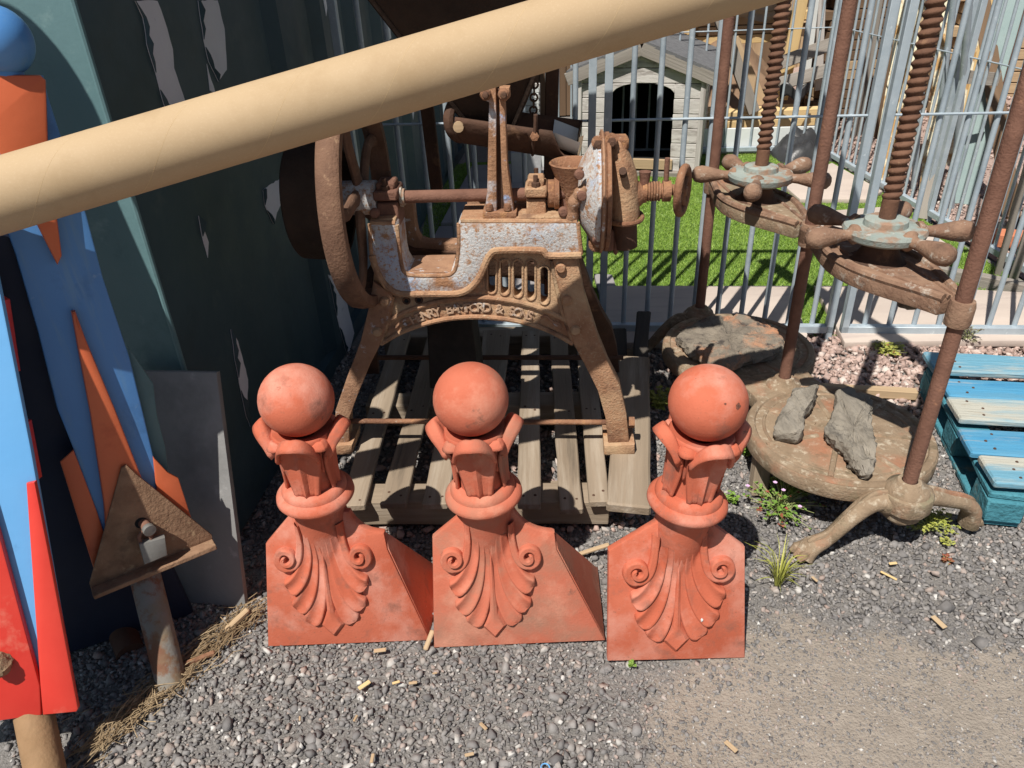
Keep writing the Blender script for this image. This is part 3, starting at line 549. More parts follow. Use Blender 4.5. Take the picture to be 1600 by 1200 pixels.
lower = [(584, 425), (582, 446), (575, 485), (563, 534), (542, 590), (524, 642), (521, 700), (545, 700), (545, 653), (556, 621), (577, 569), (592, 541), (605, 530), (640, 513), (675, 502), (717, 495), (762, 494), (808, 499), (850, 511), (878, 523), (897, 539), (913, 569), (934, 611), (946, 653), (951, 700), (985, 700), (979, 646), (969, 604), (951, 569), (934, 527), (923, 492), (913, 460), (903, 402), (865, 385), (752, 385), (735, 428), (700, 445), (625, 440)]
ms('front_frame', lower, -.055, 0, casting_red, .004, [slot(*s) for s in slots])
ms('left_leg', [(583, 440), (614, 461), (606, 500), (593, 541), (578, 570), (557, 622), (546, 653), (545, 702), (521, 702), (524, 642), (542, 590), (563, 534), (575, 485)], -.002, .014, worn_light, .004)
ms('right_leg', [(864, 406), (902, 404), (913, 460), (923, 492), (934, 527), (951, 569), (969, 604), (979, 646), (984, 700), (951, 700), (946, 653), (934, 611), (913, 569), (897, 540), (884, 500), (870, 440)], -.002, .014, casting_red, .004)
for (x0, x1) in ((517, 550), (944, 992)): ms('foot', [(x0, 697), (x1, 695), (x1, 710), (x0, 712)], -.09, .03, casting_red, .005)
# slot rims and arch ribs
q = MB()
for s in slots:
    L = [MPL.P(u, w, .001) for u, w in MPL.poly(slot(*[v + d for v, d in zip(s, (-5, 5, -5, 5))]))]; q.tube(L + [L[0]], .0032, 6, cap=False)
for pts in ([(190, 725), (300, 668), (440, 618), (600, 588), (760, 580), (900, 592), (1050, 620), (1180, 665), (1290, 718)], [(140, 868), (260, 800), (400, 748), (560, 712), (740, 700), (900, 712), (1060, 742), (1200, 790), (1340, 868)], [(212, 570), (200, 640), (185, 720), (140, 850)], [(1212, 345), (1235, 480), (1270, 640), (1310, 760), (1345, 860)]):
    q.tube(smoothpath([Pm(*p, .003) for p in z2(pts)], 4), .0075, 8)
q.build('moulded_rib', casting_red, mill)
def bolt(x, y, off, r=.011, l=.012, m=rust, parent=None, name='bolt', ax=None):
    p = Pm(x, y, off); ax = ax or NX; q = MB(); q.lathe(p, ax, [(0, 0), (r, 0), (r, l * .6), (r * .75, l), (0, l * 1.1)], 12); return q.build(name, m, parent or mill)
for x, y in ((165, 603), (120, 790), (1265, 392), (1303, 592), (1355, 780)): bolt(560 + x / 4, 320 + y / 4, .013, .014, .012, casting_red)
for x, y in ((300, 600), (378, 595)):
    q = MB(); q.ring(Pm(560 + x / 4, 320 + y / 4, .001), NX, .009, .003, 16, 6); q.build('oil_hole', rust_dark, mill)
    q = MB(); q.lathe(Pm(560 + x / 4, 320 + y / 4, .0), NX, [(0, .001), (.008, .001)], 12); q.build('hole', dark_void, mill)
# cast lettering on the arch
arcpx = [(330, 722), (440, 682), (560, 655), (700, 641), (850, 646), (990, 670), (1100, 700)]
arc = smoothpath([Pm(*p, .002) for p in z2(arcpx)], 10); seglen = [0]
for a, b in zip(arc, arc[1:]): seglen.append(seglen[-1] + (b - a).length)
def arcat(s):
    i = max(0, min(len(seglen) - 2, int(np.searchsorted(seglen, s)) - 1)); f = (s - seglen[i]) / (seglen[i + 1] - seglen[i]); return arc[i].lerp(arc[i + 1], f), (arc[i + 1] - arc[i]).normalized()
txt = 'HENRY BAMFORD & SONS'; lm = MB(); x0 = seglen[-1] / (len(txt) + .3)
for i, ch in enumerate(txt):
    if ch == ' ': continue
    c = bpy.data.curves.new('c', 'FONT'); c.body = ch; c.size = .037; c.extrude = .003; c.align_x = 'CENTER'; c.bevel_depth = .0008
    o = bpy.data.objects.new('c', c); me = bpy.data.meshes.new_from_object(o); bpy.data.objects.remove(o); bpy.data.curves.remove(c)
    p, d = arcat((i + .6) * x0); up = NX.cross(d)
    lm.add([p + d * v.co.x * .95 + up * (v.co.y - .012) + NX * (v.co.z + .001) for v in me.vertices], [tuple(f.vertices) for f in me.polygons]); bpy.data.meshes.remove(me)
lm.build('cast_lettering', letter_m, mill, smooth=0, merge=False)
for pts in ([(205, 775), (235, 768), (255, 745), (285, 718), (320, 712), (330, 735), (300, 752), (285, 738)], [(1140, 705), (1170, 695), (1195, 715), (1230, 745), (1262, 768), (1255, 745), (1225, 732)]):
    q = MB(); q.tube(smoothpath([Pm(*p, .002) for p in z2(pts)], 4), .004, 6); q.build('cast_flourish', worn_light, mill)
# top casting with worn paint
topc = z2([(70, 118), (78, 108), (228, 112), (238, 122), (262, 330), (275, 385), (300, 425), (350, 440), (540, 440), (585, 425), (610, 385), (622, 118), (640, 100), (1362, 102), (1372, 115), (1392, 300), (1390, 316), (1190, 316), (1160, 290), (1110, 284), (880, 284), (825, 305), (792, 365), (755, 450), (700, 515), (625, 550), (270, 552), (185, 512), (120, 420), (86, 320)])
ms('top_casting', topc, -.095, .022, worn_paint, .006)
def rim(pts, r, off, m=casting_red, name='edge_moulding'): q = MB(); q.tube(smoothpath([Pm(*p, off) for p in z2(pts)], 3), r, 8); return q.build(name, m, mill)
rim([(84, 315), (118, 420), (180, 512), (265, 556), (450, 556), (620, 554), (700, 518), (757, 450), (795, 365), (828, 306), (882, 284), (1110, 283), (1158, 290), (1195, 318), (1393, 314)], .0095, .022)
rim([(72, 120), (76, 220), (84, 315)], .006, .018); rim([(628, 115), (630, 250), (615, 380), (590, 425), (540, 442), (350, 442), (295, 425), (268, 370), (240, 125)], .006, .018)
rim([(640, 104), (1000, 104), (1365, 106)], .007, .016); rim([(1368, 110), (1390, 310)], .007, .016); rim([(76, 114), (232, 116)], .007, .016)
def mflat(name, x0, x1, y, off0, off1, th, m):            # top plates of the bench
    a, b = MPL.uv(x0, y, off1), MPL.uv(x1, y, off1); q = MB(); q.box(MPL.P((a[0] + b[0]) / 2, a[1], (off0 + off1) / 2), (b[0] - a[0], off1 - off0, th), M3); return q.build(name, m, mill, .003)
mflat('bench_top', 719, 902, 347, -.11, .012, .02, casting_red); mflat('bench_top', 579, 618, 348, -.11, .012, .02, casting_red)
mflat('bench_floor', 632, 706, 430, -.115, .01, .02, worn_light)
# rear frame
def bk(pts, d=-.42): return pts
RPL = Plane(MPL.o - NX * .52, math.atan2(-.0729, .9973), -math.atan(.40)); CR = math.cos(math.atan(.40))
lean_uv = lambda pts: [(u, w / CR) for u, w in MPL.poly(pts, 0)]
shape('rear_frame', [lean_uv(lower)] + [lean_uv(slot(*s_)) for s_ in slots], RPL, -.03, .0, rust_dark, mill, .004)
shape('rear_casting', [MPL.poly(topc, 0)], MPL, -.30, -.25, worn_light, mill, .005)
for u in (.10, .62): q = MB(); q.box(MPL.P(u + .02, .66, -.17), (.03, .24, .05), M3); q.build('cross_bar', rust_dark, mill, .003)
q = MB(); q.tube([Pm(548, 658, -.02), Pm(990, 660, -.02)], .0085, 10); q.build('tie_rod', rust, mill)
q = MB(); q.lathe(Pm(981, 660, -.02), UX, [(.0, 0), (.017, 0), (.017, .02), (0, .02)], 6); q.build('tie_rod_nut', rust, mill, smooth=0)
q = MB(); a = MPL.uv(548, 658, -.02); b = MPL.uv(990, 660, -.02); q.tube([MPL.P(a[0], a[1], -.43), MPL.P(b[0], b[1], -.43)], .009, 10); q.build('tie_rod', rust_dark, mill)
q = MB(); c0, c1 = Pm(705, 470, -.22), Pm(712, 560, -.22); q.box((c0 + c1) / 2, (.16, .16, .34), M3, .8); q.build('discharge_chute', black_iron, mill, .004)
# shaft, bearings, flywheel, pulley
SO = -.055; sh0 = MPL.uv(700, 306, SO); SZ = sh0[1]
def sp(x, dz=0.0, off=SO): return MPL.P(MPL.uv(x, 306, off)[0], SZ + dz, off)
q = MB(); q.tube([sp(470), sp(905)], .0165, 18); q.build('shaft', rust_red, mill)
def bearing(x0, x1, m, yt=272, yb=338):
    ca, cb = sp(x0), sp(x1); c = (ca + cb) / 2; wd = (cb - ca).length; zb = MPL.uv(700, 343, SO)[1]
    q = MB(); q.box(c + Vector((0, 0, (zb - SZ) / 2 - .004)), (wd, .085, SZ - zb), M3, .9); q.build('bearing_base', m, mill, .004)
    q = MB(); q.box(c + Vector((0, 0, .016)), (wd * 1.05, .095, .026), M3); q.box(c + Vector((0, 0, .036)), (wd * .8, .06, .022), M3); cp = q.build('bearing_cap', m, mill, .004)
    for s in (-1, 1): q = MB(); q.lathe(c + NX * .034 * s + Vector((0, 0, .028)), (0, 0, 1), [(0, 0), (.011, 0), (.011, .012), (.006, .013), (.006, .03), (0, .03)], 8); q.build('bearing_stud', rust_dark, cp, smooth=30)
bearing(590, 625, rust_red); bearing(822, 854, casting_red)
q = MB(); q.lathe(sp(626), UX, [(.0165, 0), (.026, 0), (.026, .005), (.022, .006), (.022, .012), (.0165, .012)], 20); q.build('shaft_collar', wheel_green, mill)
q = MB(); q.lathe(sp(856), UX, [(.0165, 0), (.036, 0), (.036, .016), (.041, .018), (.041, .03), (.0165, .03)], 24); q.build('shaft_collar', rust, mill)
def wheel(x, Rr, wd, th, m, mh, nsp, name, hubr=.045):
    c = sp(x); q = MB(); q.lathe(c, UX, [(Rr - th, -wd / 2), (Rr - .006, -wd / 2), (Rr, -wd / 2 + .006), (Rr + .003, 0), (Rr, wd / 2 - .006), (Rr - .006, wd / 2), (Rr - th, wd / 2), (Rr - th - .004, 0), (Rr - th, -wd / 2)], 64); w_ = q.build(name, m, mill)
    q = MB(); q.lathe(c, UX, [(.017, -.05), (hubr, -.05), (hubr, .05), (.017, .05)], 24); q.build('hub', mh, w_, .004)
    x_, y_, _ = frame(UX)
    for k in range(nsp):
        a = 2 * math.pi * k / nsp + .35; pts = []
        for t in np.linspace(0, 1, 7):
            b = a + .5 * math.sin(math.pi * t) * .5; pts.append(c + (x_ * math.cos(b) + y_ * math.sin(b)) * (hubr * .8 + (Rr - th * .9 - hubr * .8) * t))
        q = MB(); q.tube(pts, [.022 - .006 * t for t in np.linspace(0, 1, 7)], 10, sq=.6, up=UX); q.build('spoke', m, w_)
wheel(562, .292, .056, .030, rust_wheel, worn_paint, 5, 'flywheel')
c = sp(500); q = MB(); q.lathe(c, UX, [(.03, -.056), (.150, -.056), (.157, -.05), (.161, 0), (.157, .05), (.150, .056), (.135, .056), (.135, -.03), (.03, -.03)], 48); q.build('drive_pulley', hopper_m, mill)
# A-bracket
ms('bracket', [(751, 140), (758, 135), (775, 135), (776, 332), (757, 332), (761, 300), (764, 160), (752, 155)], -.04, .0, bracket_m, .004)
ms('bracket', [(780, 137), (796, 137), (797, 152), (789, 160), (793, 260), (803, 332), (788, 332), (783, 260), (780, 160)], -.04, .0, bracket_m, .004)
ms('bracket_web', [(774, 138), (782, 140), (785, 260), (790, 331), (775, 331)], -.035, -.02, rust_dark, .003)
ms('bracket_foot', [(754, 332), (807, 332), (807, 343), (754, 343)], -.06, .012, rust, .004)
for x in (765, 793): bolt(x, 328, .0, .010, .016, rust, ax=Vector((0, 0, 1)))
for x in (759, 787): bolt(x, 147, .0, .014, .016, rust); bolt(x, 148, .014, .008, .014, rust_dark)
# feed hopper over the mill
hb = Pm(771, 190, -.22); ht = hb + Vector((-.03, 0, .66)) - UX * .015
def hop(h0, h1, z, rad):
    c = hb.lerp(ht, z); return [c + UX * a * rad + NX * b * rad for a, b in ((-1, 1), (1, 1), (1, -1), (-1, -1))]
A0, A1, B0, B1 = hop(0, 0, 0, .058), hop(0, 0, 1, .40), hop(0, 0, .01, .053), hop(0, 0, 1, .392)
q = MB(); q.add(A0 + A1 + B0 + B1, [(i, (i + 1) % 4, 4 + (i + 1) % 4, 4 + i) for i in range(4)] + [(8 + (i + 1) % 4, 8 + i, 12 + i, 12 + (i + 1) % 4) for i in range(4)] + [(4 + i, 4 + (i + 1) % 4, 12 + (i + 1) % 4, 12 + i) for i in range(4)] + [((i + 1) % 4, i, 8 + i, 8 + (i + 1) % 4) for i in range(4)])
hopper = q.build('feed_hopper', hopper_m, mill, smooth=20)
q = MB()
for i in range(4): q.tube([A0[i], A1[i]], .008, 6)
for i in range(4): q.tube([A1[i], A1[(i + 1) % 4]], .011, 6)
q.build('hopper_edge', hopper_m, hopper)
for s, m in ((-1, rust_dark), (1, rust_dark)): plank('hopper_post', MPL.P(.46 + .18 * s, .80, -.46), MPL.P(.46 + .20 * s, 1.5, -.46), .04, .02, m, mill, up=NX)
for a in (.12, .30): plank('hopper_bracket', MPL.P(.24 + .45 * a, 1.05 + .3, -.02 - .15 * 0), MPL.P(.30 + .45 * a, 1.42, -.10), .03, .008, rust_dark, mill, up=NX) if False else None
# shaker tray
ta, tb = Pm(716, 184, -.20), Pm(910, 212, -.20); ax = (tb - ta); TL = ax.length; ax.normalize(); rr = .086
x_, y_, a_ = frame(ax); q = MB()
def tray(i, j):
    an = math.pi + .12 + (math.pi - .24) * i; sd = UX.cross(Vector((0, 0, 1))); sd = (sd - ax * sd.dot(ax)).normalized(); up = sd.cross(ax) if sd.cross(ax).z > 0 else ax.cross(sd)
    return ta + ax * TL * j + (sd * math.cos(an) + up * (math.sin(an) + .35)) * rr * (1 + .08 * j)
q.grid(lambda i, j: tray(i * (1 - .30 * min(1, max(0, (j - .76) / .10))), j), 18, 24); to = q.build('feed_tray', rust_dark, mill); sm = to.modifiers.new('thick', 'SOLIDIFY'); sm.thickness = .007
q = MB(); q.grid(lambda i, j: tray(i, 1.0 + .004 * j) + (tray(.5, 1.0) + Vector((0, 0, .055)) - tray(i, 1.0)) * (.0 + .85 * j) - ax * .003, 14, 2); oo = q.build('tray_end', press_iron, to)
q = MB(); q.grid(lambda i, j: tray(.12 + .76 * i, .78 + .20 * j) + Vector((0, 0, .009 + .016 * (1 - j))), 10, 4); q.build('tray_lip', white_board, to)
for f in (.62,):
    q = MB(); q.tube([tray(1.02, f) + NX * .006 + Vector((0, 0, .03)), tray(.98, f) + NX * .008, tray(.8, f) + NX * .008, tray(.7, f) - Vector((0, 0, .008))], .011, 8, sq=.5); q.build('tray_strap', rust_dark, to)
    q = MB(); q.lathe(tray(.93, f) + NX * .01, NX, [(0, 0), (.012, 0), (.012, .01), (0, .012)], 6); q.build('strap_bolt', rust, to, smooth=0)
q = MB(); q.ring(Pm(722, 185, -.17), (UX * .8 + NX * .6), .052, .012, 28, 8, 1.3); q.build('guide_roller', rust_dark, mill)
q = MB(); q.lathe(Pm(718, 195, -.13), NX, [(0, 0), (.014, 0), (.014, .03), (0, .032)], 10); q.build('guide_bolt', tan_wood, mill)
for k in range(7):
    p = Pm(835.5, 122, -.2).lerp(Pm(833, 182, -.2), k / 6.0); q = MB(); q.ring(p, (NX if k % 2 else UX), .0095, .0028, 14, 6); q.build('chain_link', rust_dark, mill)
# grinding head
hx = lambda x, y, o=SO: Pm(x, y, o)
q = MB(); q.lathe(sp(902), UX, [(.03, 0), (.065, .002), (.085, .010), (.125, .036), (.143, .048), (.143, .056), (.03, .056)], 40); q.build('casing_cone', worn_paint, mill)
q = MB(); q.lathe(sp(935), UX, [(.03, 0), (.145, 0), (.152, .004), (.152, .011), (.147, .014), (.151, .016), (.151, .024), (.143, .027), (.03, .027)], 44); fl = q.build('casing_flange', rust, mill)
q = MB(); nh = 32; vs = []; hrows = [(214, 957, 3), (217, 960, 11), (224, 962, 14), (234, 964.5, 17), (251, 968.5, 20.5), (269, 971.5, 23.5), (295, 973, 25.5), (320, 973.5, 26), (336, 973.5, 26), (336, 973.5, 22)]
for y, xc, r in hrows:
    c_ = Pm(xc, y, SO + .005); rm = (Pm(xc + r, y, SO + .005) - c_).length
    vs += [c_ + UX * math.cos(2 * math.pi * k / nh) * rm + NX * math.sin(2 * math.pi * k / nh) * rm * 1.35 for k in range(nh)]
q.add(vs, [(i * nh + k, i * nh + (k + 1) % nh, (i + 1) * nh + (k + 1) % nh, (i + 1) * nh + k) for i in range(len(hrows) - 1) for k in range(nh)] + [tuple(range(nh))]); hd = q.build('outlet_hood', casting_red, mill, smooth=60)
o = Pm(973.5, 338, SO + .005); lr = [o + UX * math.cos(2 * math.pi * k / 32) * .050 + NX * math.sin(2 * math.pi * k / 32) * .066 for k in range(33)]
q = MB(); q.tube(lr, .0065, 8, cap=False); q.build('hood_rim', rust, hd)
q = MB(); q.tube([o + Vector((0, 0, .01)), o + Vector((0, 0, -.085)) + UX * .012], [.036, .030], 20); q.build('outlet_spout', rust_dark, mill)
q = MB(); q.tube([Pm(974, 272, SO + .05), Pm(973, 267, SO + .078)], .010, 10); q.build('hood_peg', rust_dark, hd)
q = MB(); q.lathe(sp(998, -.008), UX, [(.05, -.03), (.034, .0), (.022, .012), (.021, .02)], 24); q.build('screw_boss', rust, mill)
a0 = sp(1003); L = (sp(1047) - a0).length; pts = [(.0, 0), (.022, 0)]
for k in range(6): pts += [(.0255, L * (.1 + .095 * k)), (.0255, L * (.15 + .095 * k)), (.0205, L * (.17 + .095 * k))]
pts += [(.020, L * .70), (.027, L * .72), (.027, L), (.0, L)]
q = MB(); q.lathe(a0, UX, pts, 24); q.build('adjusting_screw', rust, mill)
q = MB(); q.tube([sp(1039, .02), sp(1039, .085)], .0068, 10); q.build('locking_pin', rust_red, mill)
q = MB(); q.lathe(sp(1006, .0) + Vector((0, 0, .018)), (0, 0, 1), [(0, 0), (.012, 0), (.015, .03), (.016, .034), (.012, .034), (.0, .02)], 16); q.build('oil_cup', rust_red, mill)
hwd = (UX * .93 + NX * .36).normalized(); hc = sp(1066)
q = MB(); q.ring(hc, hwd, .058, .0105, 40, 10); hwl = q.build('hand_wheel', rust, mill)
q = MB(); q.lathe(hc, hwd, [(0, -.03), (.014, -.03), (.016, .0), (.012, .012), (0, .014)], 16); q.build('hub', rust, hwl)
xx, yy, _ = frame(hwd)
for k in range(4): q = MB(); b = k * math.pi / 2 + .5; q.tube([hc, hc + (xx * math.cos(b) + yy * math.sin(b)) * .056], .007, 8); q.build('spoke', rust, hwl)
# inlet funnel
fo = Pm(896, 254, SO - .01); q = MB(); q.lathe(fo, (0, 0, 1), [(.060, .003), (.063, 0), (.060, -.006), (.046, -.04), (.032, -.085), (.03, -.11), (.026, -.11), (.042, -.04), (.056, .0), (.060, .003)], 32); q.build('inlet_funnel', rust, mill)
q = MB(); q.box(Pm(886, 322, SO - .01), (.05, .06, .07), M3, .7); q.build('funnel_neck', rust_red, mill, .006)
q = MB(); q.tube(smoothpath([Pm(893, 340, .005), Pm(897, 318, .012), Pm(905, 305, .02), Pm(918, 292, .03)], 4), [.018, .018, .016, .014] * 3 + [.014], 10); q.build('casing_stay', worn_light, mill)
for x, y in ((905, 272), (909, 305), (880, 330), (933, 374), (586, 332)): bolt(x, y, SO + (.09 if x > 900 else .06), .013, .014, rust_red)
# clamps round the flange
for x, y, l in ((934, 222, .05), (955, 218, .05)):
    q = MB(); q.tube([Pm(x, y, SO - .02), Pm(x, y, SO + .05)], .016, 12); q.build('hinge_barrel', rust, mill)
    q = MB(); q.tube([Pm(x + 1, y - 8, SO + .03), Pm(x + 2, y + 14, SO + .03)], .009, 10); q.lathe(Pm(x + 1, y + 4, SO + .045), NX, [(0, 0), (.013, 0), (.013, .01), (.007, .012), (.006, .022), (0, .022)], 6); q.build('clamp_bolt', rust_dark, mill, smooth=30)
q = MB(); q.box(Pm(966, 222, SO), (.05, .05, .032), M3); q.build('clamp_block', rust, mill, .006)
q = MB(); q.lathe(Pm(932, 382, SO + .05), NX, [(0, -.06), (.02, -.06), (.021, 0), (.012, .002), (0, .002)], 18); q.tube([Pm(931, 360, SO + .02), Pm(931, 382, SO + .02)], .016, 10); q.build('hinge_lug', rust, mill)
q = MB(); q.box(Pm(950, 372, SO), (.03, .05, .06), M3); q.box(Pm(962, 372, SO), (.012, .04, .085), M3); q.build('lower_clamp', rust_red, mill, .005)
q = MB(); q.tube([Pm(987, 344, SO), Pm(988, 362, SO)], .010, 8); q.build('hood_bolt', rust_dark, hd)
q = MB(); q.lathe(sp(935), UX, [(.152, .002), (.157, .004), (.157, .008), (.152, .010)], 44); q.build('flange_bead', worn_light, fl)
# ------------------------------------------------------------------ terracotta finials
stain_m = mat('dark_brown_stain', (.11, .05, .038), (.22, .08, .052), 260, .9, .2, 300, mid=.5, wid=.08)
def finial(label, loc, outline, au, os_, wings, roll, m, tw=0.0, yaw=0.0, zb=.402):
    t = thing('roof_finial', label, 'finial', loc, 'terracotta ball finials standing on the gravel'); o = Vector(loc); TL = math.tan(math.radians(12)); PL = Plane(o, 0, math.radians(12)); CL = math.cos(math.radians(12))
    shape('base_plate', [outline], PL, -.024, 0, m, t, .005)
    for s, (A_, D_, A2_) in wings:
        A, D, A2 = PL.P(*A_, -.004), PL.P(*D_, -.004), PL.P(*A2_, -.014); B = D + Vector((s * .012, .25, 0)); B.z = o.z
        n = (D - A).cross(B - A).normalized() * .018; n = n if n.x * s < 0 else -n
        C_ = A.lerp(B, .93) - Vector((0, 0, .0)); pts = [A, D, B, C_, A2]; k = 5
        q = MB(); q.add(pts + [p + n for p in pts], [tuple(range(k)), tuple(range(2 * k - 1, k - 1, -1))] + [(i, k + i, k + (i + 1) % k, (i + 1) % k) for i in range(k)]); q.build('side_wing', m, t, .003)
    RW = [(.12, .150, .074), (.20, .124, .074), (.27, .113, .067), (.33, .100, .0625), (.37, .093, .0605), (.42, .089, .060)]; n = 40
    def colrow(z):
        for a, b in zip(RW, RW[1:]):
            if z <= b[0] or b is RW[-1]: f = max(0, min(1, (z - a[0]) / (b[0] - a[0]))); return a[1] + (b[1] - a[1]) * f, a[2] + (b[2] - a[2]) * f
    def sway(z): return au + roll * (z - .25)
    zs = np.linspace(.12, .42, 22); q = MB()
    q.add([o + Vector((sway(z) + math.cos(2 * math.pi * k / n) * colrow(z)[1], colrow(z)[0] + math.sin(2 * math.pi * k / n) * colrow(z)[1], z)) for z in zs for k in range(n)], [(i * n + k, i * n + (k + 1) % n, (i + 1) * n + (k + 1) % n, (i + 1) * n + k) for i in range(len(zs) - 1) for k in range(n)]); q.build('column', m, t, smooth=80)
    yc = .089; ax = o + Vector((sway(zb) - roll * zb, yc, 0)); up = Vector((roll, 0, 1)).normalized(); X = Vector((1, 0, -roll)).normalized(); Yv = Vector((0, 1, 0))
    def cyl3(a, r, z): return ax + up * z + X * (math.cos(a) * r) + Yv * (math.sin(a) * r)
    q = MB(); q.lathe(ax + up * zb, up, [(.045, -.004), (.072, -.003), (.084, .001), (.0895, .009), (.088, .018), (.080, .026), (.0745, .028), (.074, .034), (.070, .042), (.062, .047), (.045, .047)], 56); q.build('collar', m, t, smooth=50)
    q = MB(); q.lathe(ax + up * zb, up, [(.050, .04), (.050, .05), (.048, .09), (.052, .13), (.062, .165), (.070, .19), (.066, .196), (.03, .185)], 40); q.build('cup', m, t, smooth=60)
    def leaf(ang, big):
        def fn(i, j):
            u = 2 * i - 1; v = j
            hw = (.44 + .30 * math.sin(math.pi / 2 * min(1, v / .78)) - .10 * max(0, (v - .78) / .22)) if big else (.20 + .10 * v)
            top = (.178 - .070 * abs(u) ** 2.3) if big else (.150 - .016 * u * u)
            k = min(1, v / .82); c = max(0, (v - .50) / .50)
            z = zb + (.044 if big else .105) + (1 if big else .60) * top * (math.sin(k * math.pi / 2 * .96) * .30 + k * .70) - (.020 * max(0, (v - .82) / .18) ** 1.4 * (1 - .5 * u * u))
            r = .0515 + .015 * v * v + (.041 if big else .022) * c ** 1.4 * (1 - .72 * u * u)
            r += .0055 * math.exp(-(u / .09) ** 2) * (1 - .9 * c) - .0035 * math.exp(-((abs(u) - .42) / .26) ** 2) * math.sin(math.pi * min(1, v * 1.1)) + .0035 * math.exp(-((abs(u) - .93) / .10) ** 2)
            return cyl3(ang + u * hw, r, z)
        q = MB(); q.grid(fn, 24, 20); lf = q.build('leaf', m, t, smooth=75); s = lf.modifiers.new('thick', 'SOLIDIFY'); s.thickness = .0075; s.offset = -1
    for k in range(4): leaf(-math.pi / 2 + tw + k * math.pi / 2, True); leaf(-math.pi / 4 + tw + k * math.pi / 2, False)
    bc = ax + up * (zb + .266); q = MB(); q.ball(bc, .0805, 44, (1, 1, .985)); bl = q.build('ball', m, t, smooth=80)
    def blotch(c, nrm, r, mm, name, par, sx=1.0):
        xx, yy, zz_ = frame(nrm); q = MB(); k = 22; ring_ = []
        for i in range(k): a = 2 * math.pi * i / k; rr_ = r * (1 + .45 * mnoise.noise(Vector((math.cos(a) * 1.7 + c.x * 50, math.sin(a) * 1.7, r * 300)))); ring_.append(c + xx * math.cos(a) * rr_ * sx + yy * math.sin(a) * rr_)
        q.add([c + zz_ * .0006] + ring_, [(0, i + 1, (i + 1) % k + 1) for i in range(k)]); return q.build(name, mm, par, smooth=60, merge=False)
    if m is terra_spot:
        d_ = (Vector((.040, -.062, .028))).normalized(); blotch(bc + d_ * .0806, d_, .0062, stain_m, 'dark_stain', bl); d_ = Vector((.012, -.066, .038)).normalized(); blotch(bc + d_ * .0806, d_, .0024, stain_m, 'dark_stain', bl)
        blotch(PL.P(.055 + au, .125, .0185), PL.n, .0045, white_board, 'white_mark', t, .6)
    def prot(x, w):
        z = w * CL; y, r = colrow(z); dx = x - sway(z) + au
        return max(0.0, (z * TL - (y - math.sqrt(max(0, r * r - (x) ** 2)))) * CL) if z > .2 and abs(x) < r else 0.0
    SEC = [(-1, 0), (-.97, .45), (-.90, .85), (-.78, 1.0), (-.60, .92), (-.3, .70), (0, .62), (.3, .70), (.60, .92), (.78, 1.0), (.90, .85), (.97, .45), (1, 0)]
    def relief(path, w, h, name, tail=.13, h0=.12, sec=SEC):
        P = [Vector((a * os_, b)) for a, b in path]; n = len(P); vs = []
        for i, p in enumerate(P):
            d = (P[min(i + 1, n - 1)] - P[max(i - 1, 0)]).normalized(); nn = Vector((-d.y, d.x)); f = i / (n - 1); ww = w(f) * os_; e = math.sqrt(max(0, 1 - ((f - 1 + tail) / tail) ** 2)) if f > 1 - tail else 1
            hf = h * (h0 + (1 - h0) * min(1, f * 1.25))
            for s_, hh in sec: q2 = p + nn * s_ * ww * e; vs.append(PL.P(q2.x + au, q2.y, -.0015 + prot(q2.x, q2.y) + hh * hf * (.30 + .70 * e)))
        k = len(sec); q = MB(); q.add(vs, [(i * k + j, i * k + j + 1, (i + 1) * k + j + 1, (i + 1) * k + j) for i in range(n - 1) for j in range(k - 1)]); return q.build(name, m, t, smooth=75)
    for s in (-1, 1):
        relief([(s * a, b) for a, b in bez((.010, .315), (.008, .125), (.062, .066), 30)], lambda f: .006 + .0225 * f ** .8, .0135, 'lobe')
        relief([(s * a, b) for a, b in bez((.022, .318), (.026, .150), (.093, .110), 30)], lambda f: .0065 + .0225 * f ** .8, .017, 'lobe')
        relief([(s * a, b) for a, b in bez((.035, .322), (.042, .195), (.107, .170), 30)], lambda f: .007 + .0225 * f ** .8, .0205, 'lobe')
        body = bez((.055, .350), (.052, .226), (.095, .231), 20); r0 = .0235; sp_ = []
        for k in range(1, 46):
            f = k / 45; a = -math.pi / 2 + f * math.pi * 2.9; r = r0 * (1 - f) ** .75 + .0035; sp_.append((.095 + math.cos(a) * r, .2555 + math.sin(a) * r))
        relief([(s * a, b) for a, b in body + sp_], lambda f: (.008 + .005 * min(1, f / .28)) if f < .30 else .013 - .008 * ((f - .30) / .70) ** .7, .0235, 'scroll', .04, .5, [(-1, 0), (-.94, .6), (-.75, .95), (-.4, 1), (0, .93), (.4, 1), (.75, .95), (.94, .6), (1, 0)])
    tipo = [(0, .022), (.036, .062), (.012, .105), (.0015, .27), (-.0015, .27), (-.012, .105), (-.036, .062)]
    q = MB(); q.add([PL.P(a * os_ + au, b, -.001 + prot(a, b)) for a, b in tipo] + [PL.P(a * os_ * .66 + au, (b - .07) * .72 + .07 if b < .2 else b, (.010 if b < .2 else .001) + prot(a, b)) for a, b in tipo] + [PL.P(au, .072, .0085), PL.P(au, .105, .014)],
        [(i, (i + 1) % 7, 7 + (i + 1) % 7, 7 + i) for i in range(7)] + [(14, 7, 8), (14, 13, 7), (14, 8, 9), (14, 12, 13), (14, 9, 15), (14, 15, 12), (15, 9, 10), (15, 11, 12), (15, 10, 11)])
    q.build('pointed_lobe', m, t, .0015, smooth=25)
    t.rotation_euler = (0, 0, yaw); return t
o1 = [(-.204, 0), (.204, -.002), (.122, .264), (.118, .309)] + bez((.112, .311), (.06, .315), (.042, .370), 7) + [(-.099, .366), (-.167, .292)]
